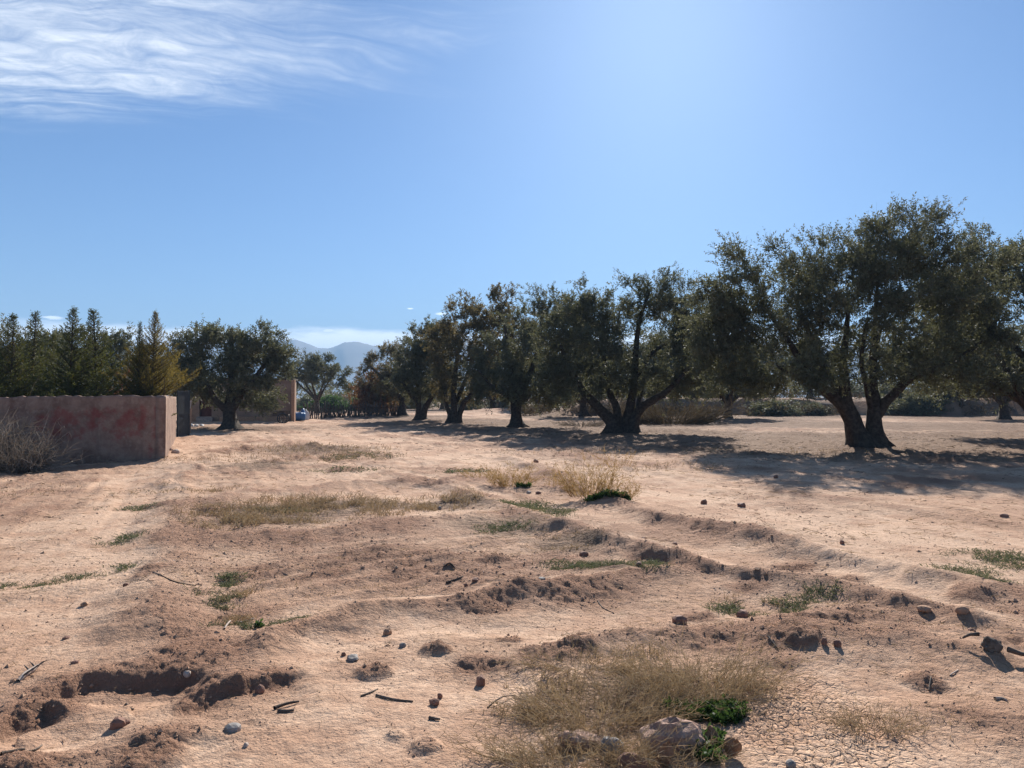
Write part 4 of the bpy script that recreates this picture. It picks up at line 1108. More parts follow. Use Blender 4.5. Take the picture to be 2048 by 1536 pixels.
hx = (688 - 1024) / F * 118
house = thing('brown_house', 'low brown flat-roofed house far beyond the stick fence', 'house', (hx, 118, 0))
link('wall', MB().box((0, 0, .7), (5.8, 4.5, 1.9)).mesh('wall', [M_stone_red]), house)
link('roof', MB().box((0, 0, 1.72), (6.3, 5.0, .14)).mesh('roof', [M_stone_pale]), house)
link('door', MB().box((-1.2, -2.27, .55), (.9, .05, 1.5)).mesh('door', [M_door]), house)
hx = (560 - 1024) / F * 62 - 9.6
shed = thing('white_shed', 'whitewashed low shed glimpsed under the conifers above the wall', 'shed', ((110 - 1024) / F * 44, 44, 0))
M_white = simple_mat('whitewash', (0.62, 0.60, 0.56), (0.75, 0.73, 0.70), 2, .9, .004, 20)
link('wall', MB().box((0, 0, .9), (9.5, 3, 2.1)).mesh('wall', [M_white]), shed)
link('roof', MB().box((0, 0, 2.0), (9.9, 3.4, .09)).mesh('roof', [M_white]), shed)

M_stick = simple_mat('fence_stick', (0.055, 0.042, 0.034), (0.14, 0.11, 0.09), 7, .95, .006, 40)
f0, f1 = np.array(G(600, 838)), np.array(G(800, 831.5))
fence = thing('stick_fence', 'dark rough fence of upright crooked sticks before the far trees', 'fence', (f0[0], f0[1], 0))
rngf = np.random.default_rng(77)
stick_me = []
for k in range(7):
    h = rngf.uniform(.85, 1.2)
    P = np.stack((rngf.normal(0, .025, 5), rngf.normal(0, .02, 5), np.linspace(-.15, h, 5)), 1)
    v, q, t = tube(P, np.linspace(.045, .028, 5) * rngf.uniform(.7, 1.25), 5, .15, k); stick_me.append(MB().add(v, q, t).mesh('stick', [M_stick], True))
nst = 150
for k in range(nst):
    p = (f1 - f0) * (k + rngf.uniform(-.3, .3)) / nst
    if rngf.random() < .06: continue
    link('stick', stick_me[k % 7], fence, (p[0], p[1] + rngf.normal(0, .03), H(f0[0] + p[0], f0[1] + p[1])), (rngf.normal(0, .05), rngf.normal(0, .09), rngf.uniform(0, 6)), (1, 1, rngf.uniform(.78, 1.15)))
for z_ in (.38, .78):
    pp = [(f1 - f0) * u for u in np.linspace(0, 1, 12)]
    v, q, t = tube([(p[0], p[1] - .07, z_ + rngf.normal(0, .03)) for p in pp], np.full(12, .022), 5)
    link('rail', MB().add(v, q, t).mesh('rail', [M_stick], True), fence)

# handcart, drum and other yard things
cx = (563 - 1024) / F * 47.5
cart = thing('handcart', 'old dark two-wheeled handcart parked against the farm building', 'cart', (cx, 47.5, H(cx, 47.5)), .15)
link('bed', MB().box((0, 0, .52), (.95, .7, .06)).box((0, -.35, .66), (.95, .04, .24)).box((0, .35, .66), (.95, .04, .24)).box((-.46, 0, .66), (.04, .66, .24)).mesh('bed', [M_stick]), cart)
a = np.linspace(0, 2 * math.pi, 25)
for s in (-1, 1):
    v, q, t = tube(np.stack((.30 * np.cos(a) + .12, np.full(25, s * .42), .30 * np.sin(a) + .30), 1), np.full(25, .035), 6, cap=False)
    wh = link('wheel', MB().add(v, q).mesh('wheel', [M_iron], True), cart)
    sp = MB()
    for k in range(3): sp.box((0, 0, 0), (.56, .02, .035)); sp.v[-1] = np.stack((sp.v[-1][:, 0] * math.cos(k * 1.047) - sp.v[-1][:, 2] * math.sin(k * 1.047) + .12, sp.v[-1][:, 1] + s * .42, sp.v[-1][:, 0] * math.sin(k * 1.047) + sp.v[-1][:, 2] * math.cos(k * 1.047) + .30), 1)
    link('spoke', sp.mesh('spoke', [M_wood]), wh)
v, q, t = tube([(-.45, -.2, .52), (-1.0, -.2, .60)], [.02, .02], 5); v2, q2, t2 = tube([(-.45, .2, .52), (-1.0, .2, .60)], [.02, .02], 5)
link('handle', MB().add(v, q, t).add(v2, q2, t2).mesh('handle', [M_wood]), cart)

M_blue = simple_mat('blue_plastic', (0.03, 0.10, 0.26), (0.05, 0.16, 0.36), 3, .45, .001, 20, .4)
cx = (597 - 1024) / F * 52
drum = thing('plastic_drum', 'blue plastic drum lying by the corner of the farm building', 'drum', (cx, 52, H(cx, 52) + .30), .35)
P = np.array([(-.45, 0, 0), (-.43, 0, 0), (-.40, 0, 0), (-.2, 0, 0), (-.18, 0, 0), (-.15, 0, 0), (.15, 0, 0), (.18, 0, 0), (.2, 0, 0), (.40, 0, 0), (.43, 0, 0), (.45, 0, 0)])
v, q, t = tube(P, [.22, .27, .28, .29, .305, .29, .29, .305, .29, .28, .27, .22], 16)
link('shell', MB().add(v, q, t).mesh('shell', [M_blue], True), drum)
link('lid', MB().box((-.46, .1, 0), (.03, .09, .09)).mesh('lid', [M_iron]), drum)
cx = (602 - 1024) / F * 53
sack = MB(); v, q, t = tube([(0, 0, 0), (.0, 0, .2), (.05, 0, .5), (.08, .02, .7), (.1, .02, .85)], [.22, .26, .22, .12, .05], 10, .15, 3); sack.add(v, q, t)
tag(link('sack', sack.mesh('sack', [M_blue], True), None, (cx, 53.2, H(cx, 53.2))), 'tied blue sack standing behind the plastic drum', 'sack')
sack = MB(); v, q, t = tube([(0, 0, 0), (.0, 0, .2), (-.03, 0, .5), (-.05, .02, .62), (-.06, .02, .75)], [.2, .24, .2, .1, .05], 10, .2, 6); sack.add(v, q, t)
cx = (613 - 1024) / F * 54
tag(link('sack', sack.mesh('sack', [M_white], True), None, (cx, 54, H(cx, 54))), 'pale grey sack leaning at the left end of the stick fence', 'sack')

# ------------------------------------------------------------------ loose earth, litter
ICO_V = np.array([(0, 0, 1), (.894, 0, .447), (.276, .851, .447), (-.724, .526, .447), (-.724, -.526, .447), (.276, -.851, .447), (.724, .526, -.447), (-.276, .851, -.447), (-.894, 0, -.447), (-.276, -.851, -.447), (.724, -.526, -.447), (0, 0, -1)])
ICO_T = np.array([(0, 1, 2), (0, 2, 3), (0, 3, 4), (0, 4, 5), (0, 5, 1), (1, 6, 2), (2, 7, 3), (3, 8, 4), (4, 9, 5), (5, 10, 1), (6, 7, 2), (7, 8, 3), (8, 9, 4), (9, 10, 5), (10, 6, 1), (11, 7, 6), (11, 8, 7), (11, 9, 8), (11, 10, 9), (11, 6, 10)])
OCT_V = np.array([(1, 0, 0), (0, 1, 0), (-1, 0, 0), (0, -1, 0), (0, 0, 1), (0, 0, -1)], float)
OCT_T = np.array([(0, 1, 4), (1, 2, 4), (2, 3, 4), (3, 0, 4), (1, 0, 5), (2, 1, 5), (3, 2, 5), (0, 3, 5)])

def scatter_points(n, rng, rmin, rmax, half=R(41), power=1.0):
    a = rng.uniform(-half, half, n)
    r = rmin * (rmax / rmin) ** (rng.uniform(0, 1, n) ** power)
    return r * np.sin(a), r * np.cos(a)

def lumps(n, rng, x, y, z, size, base_v, base_t, flat=.75):
    k = len(base_v)
    v = base_v[None] * (1 + rng.normal(0, .22, (n, k, 1)))
    sc = np.stack((rng.uniform(.8, 1.4, n), rng.uniform(.7, 1.2, n), rng.uniform(.5, 1.0, n) * flat), 1)
    v = v * sc[:, None, :]
    a = rng.uniform(0, 6.283, n); c, s_ = np.cos(a)[:, None], np.sin(a)[:, None]
    v = np.stack((v[..., 0] * c - v[..., 1] * s_, v[..., 0] * s_ + v[..., 1] * c, v[..., 2]), -1) * size[:, None, None]
    v += np.stack((x, y, z + size * .10), 1)[:, None, :]
    t = base_t[None] + (np.arange(n) * k)[:, None, None]
    return v.reshape(-1, 3), t.reshape(-1, 3)

rng = np.random.default_rng(101)
x, y = scatter_points(60000, rng, 2.6, 26)
z, ro, cr = relief(x, y)
clump = fbm(x * 1.6, y * 1.6, 3, 401)
keep = rng.uniform(0, 1, len(x)) < np.clip(.06 + 1.0 * sstep(.35, 1.0, ro) + .5 * sstep(.1, .5, clump), 0, 1) * .34 * (1 - .7 * cr)
x, y, z = x[keep], y[keep], z[keep]
size = .0030 * np.exp(rng.exponential(.46, len(x))).clip(1, 6) * np.clip(np.hypot(x, y) / 5.0, .8, 1.45)
v, t = lumps(len(x), rng, x, y, z, size, OCT_V, OCT_T)
x2, y2 = scatter_points(80000, rng, 2.6, 12)
z2, ro2, cr2 = relief(x2, y2)
cl2 = fbm(x2 * 2.2, y2 * 2.2, 3, 411)
keep = rng.uniform(0, 1, len(x2)) < np.clip(.10 + .9 * sstep(.25, .9, ro2) + .5 * sstep(.05, .5, cl2), 0, 1) * .72
x2, y2, z2 = x2[keep], y2[keep], z2[keep]
PYR_V = np.array([(1, .1, -.3), (-.2, 1, -.3), (-1, -.2, -.3), (.1, -1, -.3), (.1, 0, .9)]); PYR_T = np.array([(0, 1, 4), (1, 2, 4), (2, 3, 4), (3, 0, 4)])
v2, t2 = lumps(len(x2), rng, x2, y2, z2, .0026 * np.exp(rng.exponential(.42, len(x2))).clip(1, 4) * np.clip(np.hypot(x2, y2) / 5.0, .8, 1.6), PYR_V, PYR_T)
v, t = np.vstack((v, v2)), np.vstack((t, t2 + len(v)))
tag(link('soil_clods', mesh_np('soil_clods', v, [t], [M_clod], None, False)), 'small loose clods and crumbs of dry reddish earth', 'clods', None, 'stuff')

x, y = scatter_points(16000, rng, 2.6, 24)
z, ro, cr = relief(x, y)
clump = fbm(x * .9 + 7, y * .9, 3, 402)
keep = rng.uniform(0, 1, len(x)) < np.clip(.12 + 1.3 * sstep(.0, .5, clump), 0, 1)
x, y, z = x[keep], y[keep], z[keep]; n = len(x)
a = rng.uniform(0, 6.283, n); L = rng.uniform(.02, .085, n) * np.clip(np.hypot(x, y) / 6, .8, 2.0)
K = np.linspace(-.5, .5, 3)
P = np.stack((x[:, None] + np.cos(a)[:, None] * L[:, None] * K, y[:, None] + np.sin(a)[:, None] * L[:, None] * K, z[:, None] + .006 + rng.uniform(0, .015, (n, 1)) + rng.normal(0, .006, (n, 3))), -1)
v, q = ribbons(P, np.clip(.0028 * np.hypot(x, y) / 4, .0022, .009), 3)
tag(link('straw_litter', mesh_np('straw_litter', v, [q], [M_straw], None, False, {'tint': np.repeat(rng.uniform(0, .7, n), 6)})), 'scattered bits of straw and dry twigs lying on the soil', 'litter', None, 'stuff')

x, y = scatter_points(22000, rng, 2.6, 40)
z, ro, cr = relief(x, y)
clump = fbm(x * .8 - 9, y * .8 + 4, 4, 403)
under = np.zeros(len(x))
for (tx, ty, tr) in LITTER_SHADE[:22]: under += np.exp(-((x - tx) ** 2 + (y - ty) ** 2) / tr ** 2)
keep = rng.uniform(0, 1, len(x)) < np.clip(.05 + 1.2 * sstep(.12, .5, clump) + .8 * under, 0, 1) * .8
x, y, z = x[keep], y[keep], z[keep]; n = len(x)
a = rng.uniform(0, 6.283, n); L = rng.uniform(.012, .055, n) * np.clip(np.hypot(x, y) / 5, .8, 4.0)
P = np.stack((x[:, None] + np.cos(a)[:, None] * L[:, None] * K, y[:, None] + np.sin(a)[:, None] * L[:, None] * K, z[:, None] + .004 + rng.uniform(0, .012, (n, 1)) + rng.normal(0, .008, (n, 3))), -1)
v, q = ribbons(P, np.clip(.0022 * np.hypot(x, y) / 4, .002, .016) * rng.uniform(.7, 1.8, n), 5)
tag(link('leaf_litter', mesh_np('leaf_litter', v, [q], [M_litter], None, False, {'tint': np.repeat(rng.uniform(0, 1, n), 6)})), 'dark dead leaves and twig bits strewn over the soil', 'litter', None, 'stuff')

# ------------------------------------------------------------------ grass and weeds
def blades(cx, cy, rx, ry, n, hmin, hmax, rng, w0=.004, lean=.5, wiggle=.12, K=4):
    """blades in an elliptical patch -> P (n,K,3), width"""
    a = rng.uniform(0, 6.283, n); r = np.sqrt(rng.uniform(0, 1, n)) * (1 + .25 * rng.normal(size=n))
    x, y = cx + rx * r * np.cos(a), cy + ry * r * np.sin(a)
    ok = fbm(x * 3.1, y * 3.1, 3, 500) > -.18
    x, y = x[ok], y[ok]; n = len(x)
    z = relief(x, y)[0]
    h = rng.uniform(hmin, hmax, n)
    d = rng.normal(0, lean, (n, 2))
    t = np.linspace(0, 1, K)
    P = np.stack((x[:, None] + d[:, :1] * h[:, None] * t ** 1.4, y[:, None] + d[:, 1:] * h[:, None] * t ** 1.4, z[:, None] - .01 + h[:, None] * t * (1 - .25 * t)), -1)
    P[:, 1:] += rng.normal(0, 1, (n, K - 1, 3)) * (h * wiggle)[:, None, None]
    return P, w0 * rng.uniform(.7, 1.4, n)

def patch_stuff(name, label, cat, mat, patches, seed, **kw):
    rng = np.random.default_rng(seed)
    PP, WW = [], []
    for (px, py, rx, ry, n, h0, h1) in patches:
        cx, cy = G(px, py)
        P, w_ = blades(cx, cy, rx, ry, int(n * (1.8 if 'green' in name else 1.0)), h0, h1, rng, w0=.0016 + .0007 * cy, **kw)
        PP.append(P); WW.append(w_)
    P = np.concatenate(PP); W_ = np.concatenate(WW)
    v, q = ribbons(P, W_, seed)
    tint = np.repeat(np.clip(rng.beta(2, 2, len(P)) + .3 * fbm(P[:, 0, 0], P[:, 0, 1], 2, seed), 0, 1), P.shape[1] * 2)
    return tag(link(name, mesh_np(name, v, [q], [mat], None, False, {'tint': tint})), label, cat, None, 'stuff')

patch_stuff('dry_grass', 'low tawny dry grass matted over the old field plots', 'grass', M_straw, [
    (500, 1030, .85, .75, 1500, .05, .14), (610, 1005, .9, .9, 1500, .05, .15), (700, 1010, .8, .7, 1300, .05, .14), (755, 1030, .5, .5, 500, .04, .12), (445, 1050, .4, .35, 500, .06, .16), (560, 1045, .7, .35, 700, .04, .12),
    (900, 1000, .55, .6, 900, .05, .14), (870, 1015, .35, .35, 400, .05, .12), (400, 980, .7, .5, 400, .03, .09), (480, 1195, .12, .35, 260, .04, .10), (470, 1235, .16, .2, 260, .03, .08), (1130, 1085, .35, .35, 350, .03, .08),
    (1250, 1300, .35, .14, 250, .03, .09), (1100, 1370, .22, .18, 320, .04, .11), (1060, 1430, .2, .16, 260, .03, .09), (640, 900, 2.2, 2.2, 900, .05, .13), (700, 915, 1.4, 1.2, 500, .05, .14), (1330, 935, 2.0, 1.2, 450, .05, .12), (1600, 905, 3, 2, 500, .05, .11), (1400, 1250, .3, .1, 120, .02, .06),
    (300, 985, .6, .5, 250, .03, .08), (20, 985, 1.2, 1.2, 350, .03, .08), (760, 1180, .5, .3, 150, .02, .05), (1180, 905, 2.5, 2.0, 420, .05, .12), (460, 920, 2.0, 1.5, 500, .04, .10), (1500, 1190, .3, .15, 150, .03, .08), (1850, 1440, .3, .2, 120, .02, .06)], 601)
patch_stuff('grey_green_weeds', 'sparse grey-green ground weeds in the furrows', 'weeds', M_grey_green, [
    (240, 1080, .22, .28, 320, .02, .06), (230, 1135, .15, .22, 240, .02, .06), (265, 1015, .4, .35, 300, .02, .06), (40, 1168, .35, .16, 300, .02, .05), (150, 1150, .16, .12, 140, .02, .05),
    (440, 1165, .12, .40, 420, .025, .07), (450, 1205, .11, .25, 300, .02, .06), (470, 1255, .17, .12, 300, .02, .06), (580, 1245, .18, .12, 260, .015, .04), (1050, 1010, .40, .5, 520, .03, .07), (1110, 1025, .35, .4, 380, .03, .07),
    (1010, 1055, .35, .35, 360, .03, .06), (1150, 1130, .3, .2, 360, .025, .06), (1240, 1130, .3, .2, 420, .025, .06), (1290, 1140, .2, .18, 260, .025, .06), (1480, 1205, .24, .16, 420, .02, .06), (1560, 1200, .28, .2, 520, .02, .06), (1630, 1185, .22, .18, 320, .02, .05),
    (1920, 1140, .32, .25, 420, .02, .055), (1990, 1108, .40, .3, 520, .025, .06), (2030, 1125, .4, .3, 400, .02, .05), (1960, 1165, .3, .15, 260, .02, .05), (720, 915, 1.0, .9, 420, .03, .08), (560, 1020, .5, .25, 260, .03, .07), (690, 940, .9, .6, 280, .03, .07), (930, 945, .5, .3, 260, .03, .08)], 602, lean=.8)

def leafy_patch(name, label, spots, mat, seed, ll, lw):
    rng = np.random.default_rng(seed)
    o, d, L = [], [], []
    for (px, py, rx, ry, n, h) in spots:
        cx, cy = G(px, py)
        a = rng.uniform(0, 6.283, n); r = np.sqrt(rng.uniform(0, 1, n))
        x, y = cx + rx * r * np.cos(a), cy + ry * r * np.sin(a)
        z = relief(x, y)[0]
        o.append(np.stack((x, y, z), 1)); dd = rng.normal(0, .6, (n, 3)); dd[:, 2] = 1; d.append(unit(dd)); L.append(rng.uniform(.4, 1, n) * h)
    o, d, L = np.concatenate(o), np.concatenate(d), np.concatenate(L)
    v, q = leaf_quads(o, d, L, 7, ll, lw, rng, 0, 1.1)
    return mesh_np(name, v, [q], [mat], None, False, {'tint': np.repeat(rng.uniform(0, 1, len(o)), 28)})

me = leafy_patch('leaves', '', [(1385, 1412, .14, .08, 170, .055), (1440, 1410, .12, .07, 150, .075), (1455, 1430, .09, .06, 70, .05)], M_green, 611, .032, .017)
pl = thing('green_weed', 'lush dark green leafy weed in the shade of the dry foreground bush', 'weed'); link('leaves', me, pl)
me = leafy_patch('leaves', '', [(1428, 1490, .04, .08, 38, .06), (1415, 1515, .06, .05, 34, .05)], M_green, 612, .034, .019)
pl = thing('green_weed', 'bright green sprig beside the pitted pink rock at the bottom', 'weed'); link('leaves', me, pl)
me = leafy_patch('leaves', '', [(1200, 1004, .26, .05, 45, .06), (1238, 1006, .14, .05, 46, .10)], M_green, 613, .07, .035)
pl = thing('green_weed', 'dark green weed along the foot of the tall golden weed', 'weed'); link('leaves', me, pl)
me = leafy_patch('leaves', '', [(1044, 974, .16, .04, 18, .05)], M_green, 614, .07, .035)
pl = thing('green_weed', 'dark green weed at the foot of the smaller golden weed', 'weed'); link('leaves', me, pl)
me = leafy_patch('leaves', '', [(518, 1251, .025, .025, 12, .04)], M_green, 615, .028, .016)
pl = thing('green_weed', 'tiny bright green seedling alone on cracked soil left of centre', 'weed'); link('leaves', me, pl)

def wiry(seed, n_stem, n_side, rx, ry, h, w0, droop=.3, curl=.16, K=6, up=.9, core=.35):
    """tangled dry stems; returns verts, quads, count per ribbon"""
    rng = np.random.default_rng(seed)
    a = rng.uniform(0, 6.283, n_stem); r = np.sqrt(rng.uniform(0, 1, n_stem)) * core
    o = np.stack((rx * r * np.cos(a), ry * r * np.sin(a), np.zeros(n_stem)), 1)
    d = np.stack((np.cos(a) * rx, np.sin(a) * ry, np.zeros(n_stem)), 1) * rng.uniform(.2, .95, (n_stem, 1))
    d[:, 2] = h * rng.uniform(.35, 1.0, n_stem) * up
    t = np.linspace(0, 1, K)[None, :, None]
    P = o[:, None] + d[:, None] * t
    P[..., 2] -= (droop * h * rng.uniform(0, 1, n_stem))[:, None] * t[..., 0] ** 2.2
    wig = np.cumsum(rng.normal(0, curl * h / K * 1.6, (n_stem, K, 3)), axis=1) * t
    P = P + wig
    i = rng.integers(0, n_stem, n_side); k = rng.integers(1, K, n_side)
    so = P[i, k]
    sd = unit(P[i, k] - P[i, k - 1]) + rng.normal(0, .7, (n_side, 3)) + np.array((0, 0, .25))
    sl = rng.uniform(.12, .42, n_side) * h
    t3 = np.linspace(0, 1, 4)[None, :, None]
    Q = so[:, None] + unit(sd)[:, None] * (sl[:, None, None] * t3) + np.cumsum(rng.normal(0, .10, (n_side, 4, 3)), axis=1) * sl[:, None, None] * t3
    P[..., 2] = np.maximum(P[..., 2], .004); Q[..., 2] = np.maximum(Q[..., 2], .004)
    v1, q1 = ribbons(P, w0 * rng.uniform(.8, 1.6, n_stem), seed)
    v2, q2 = ribbons(Q, w0 * .8 * rng.uniform(.7, 1.3, n_side), seed + 1)
    tint1 = np.repeat(rng.uniform(0, 1, n_stem), K * 2); tint2 = np.repeat(rng.uniform(0, 1, n_side), 8)
    return (v1, q1, tint1), (v2, q2, tint2)

def dry_bush(label, px, py, seed, rx, ry, h, n_stem, n_side, w0, mat, name='dry_bush', cat='bush', z=0.0, **kw):
    x, y = G(px, py)
    (v1, q1, t1), (v2, q2, t2) = wiry(seed, n_stem, n_side, rx, ry, h, w0, **kw)
    o = thing(name, label, cat, (x, y, H(x, y) - .01 + z))
    link('stems', mesh_np('stems', v1, [q1], [mat], None, False, {'tint': t1}), o)
    link('twigs', mesh_np('twigs', v2, [q2], [mat], None, False, {'tint': t2}), o)['kind'] = 'stuff'
    return o
dry_bush('dense tawny dry bush, largest in the foreground, above the lush green weed', 1395, 1372, 701, .42, .24, .27, 420, 4600, .0028, M_straw, core=.7, curl=.34)
dry_bush('sprawling straw-coloured dry tangle left of the lush green weed', 1195, 1432, 702, .38, .22, .18, 320, 3400, .0030, M_straw, core=.8, curl=.40)
dry_bush('wiry straw tangle over the half-hidden pale rocks at the bottom', 1150, 1522, 703, .36, .12, .16, 300, 2800, .0028, M_straw, core=.85, curl=.42)
dry_bush('thin dry tangle in front of the pitted pink rock', 1325, 1526, 704, .25, .09, .11, 170, 1200, .0026, M_straw, core=.85, curl=.4)
dry_bush('small isolated dry tuft on the cracked mud at lower right', 1748, 1448, 705, .21, .14, .13, 170, 1300, .0024, M_straw, core=.7, curl=.4)
dry_bush('dry brown bush on the upper left of the foreground tangle', 1160, 1335, 706, .32, .14, .12, 200, 1600, .0026, M_straw, core=.8, curl=.4)
dry_bush('grey leafless tumbleweed bush piled against the painted wall', 30, 942, 707, .85, .6, 1.0, 420, 2600, .010, M_greyst, up=.85, curl=.30, core=.5)
dry_bush('grey leafless bush at the left edge beside the wall', -40, 940, 708, .9, .7, 1.35, 260, 1500, .012, M_greyst, up=.95, curl=.28, core=.5)

def golden(label, px, py, seed, rx, ry, h, n, w0):
    o = dry_bush(label, px, py, seed, rx, ry, h, n, n * 7, w0, M_golden, 'golden_weed', 'weed', droop=.0, curl=.26, up=1.15, core=.85)
    rng = np.random.default_rng(seed + 50)
    tw = o.children[1].data
    co = np.empty(len(tw.vertices) * 3, np.float32); tw.vertices.foreach_get('co', co); co = co.reshape(-1, 3)
    i = rng.integers(0, len(co), n * 9)
    d = unit(rng.normal(size=(len(i), 3)) + np.array((0, 0, .8)))
    v, q = leaf_quads(co[i], d, rng.uniform(.02, .05, len(i)), 3, .026, .010, rng)
    link('leaves', mesh_np('leaves', v, [q], [M_golden], None, False, {'tint': np.repeat(rng.uniform(0, 1, len(i)), 12)}), o)
golden('tall bushy golden dry weed in the middle of the open ground', 1182, 1000, 721, .40, .22, .44, 100, .0080)
golden('smaller golden dry weed left of the tall golden one', 1022, 972, 722, .38, .20, .30, 75, .0080)
golden('thin golden weed sprig between the two golden weeds', 1108, 975, 723, .14, .12, .36, 8, .006)
golden('low golden weed at the right end of the tall golden one', 1243, 1005, 724, .20, .18, .26, 26, .0055)
golden('faint thin weed sprig beyond the tall golden one', 1240, 935, 725, .35, .3, .42, 12, .007)
golden('faint low weed left of the smaller golden one', 960, 955, 726, .35, .2, .16, 22, .006)

o = dry_bush('brown dry hedge of bare upright stems behind the fan-stemmed olive', 1340, 848, 731, 2.6, 1.2, 1.45, 620, 2600, .030, M_dry_leaf, 'dry_hedge', 'hedge', up=1.0, curl=.12, core=.9)
o = dry_bush('low brown dry brush left of the fan-stemmed olive roots', 1165, 852, 732, 1.2, .7, .5, 180, 700, .018, M_greyst, up=1.0, core=.9)

# ------------------------------------------------------------------ stones, wood, fallen pieces
def ico2():
    V = [tuple(p) for p in ICO_V]; T = []; cache = {}
    def mid(a, b):
        k = (min(a, b), max(a, b))
        if k not in cache:
            m = np.array(V[a]) + np.array(V[b]); V.append(tuple(m / np.linalg.norm(m))); cache[k] = len(V) - 1
        return cache[k]
    for a, b, c in ICO_T:
        x, y, z = mid(a, b), mid(b, c), mid(c, a)
        T += [(a, x, z), (b, y, x), (c, z, y), (x, y, z)]
    return np.array(V), np.array(T)
I2V, I2T = ico2()
def subdiv(V, T):
    V = [tuple(p) for p in V]; out = []; cache = {}
    def mid(a, b):
        k = (min(a, b), max(a, b))
        if k not in cache:
            m = np.array(V[a]) + np.array(V[b]); V.append(tuple(m / np.linalg.norm(m))); cache[k] = len(V) - 1
        return cache[k]
    for a, b, c in T:
        x, y, z = mid(a, b), mid(b, c), mid(c, a)
        out += [(a, x, z), (b, y, x), (c, z, y), (x, y, z)]
    return np.array(V), np.array(out)
I3V, I3T = subdiv(I2V, I2T)

def stone_mesh(seed, sx, sy, sz, mat, blocky=.0, big=False, pit=0.0):
    rng = np.random.default_rng(seed)
    V, T = (I3V, I3T) if big else (I2V, I2T)
    v = V.copy()
    if blocky:
        m = np.max(np.abs(v), axis=1, keepdims=True)
        v = v * (1 - blocky) + v / m * blocky
    q = rng.uniform(0, 50, 3)
    n = fbm(v[:, 0] * 1.3 + q[0] + v[:, 2], v[:, 1] * 1.3 + q[1] - v[:, 2] * .7, 4, seed)
    v = v * (1 + .30 * n + .10 * fbm(v[:, 0] * 4 + q[2], v[:, 1] * 4 + v[:, 2] * 3, 2, seed + 5))[:, None]
    if pit:
        f1, f2, _ = worley(v[:, 0] * 5 + v[:, 2] * 2, v[:, 1] * 5 - v[:, 2], seed)
        v = v * (1 - pit * np.clip(.35 - f1, 0, 1))[:, None]
    v = v * np.array((sx, sy, sz))
    return mesh_np('stone', v, [T], [mat], None, False)

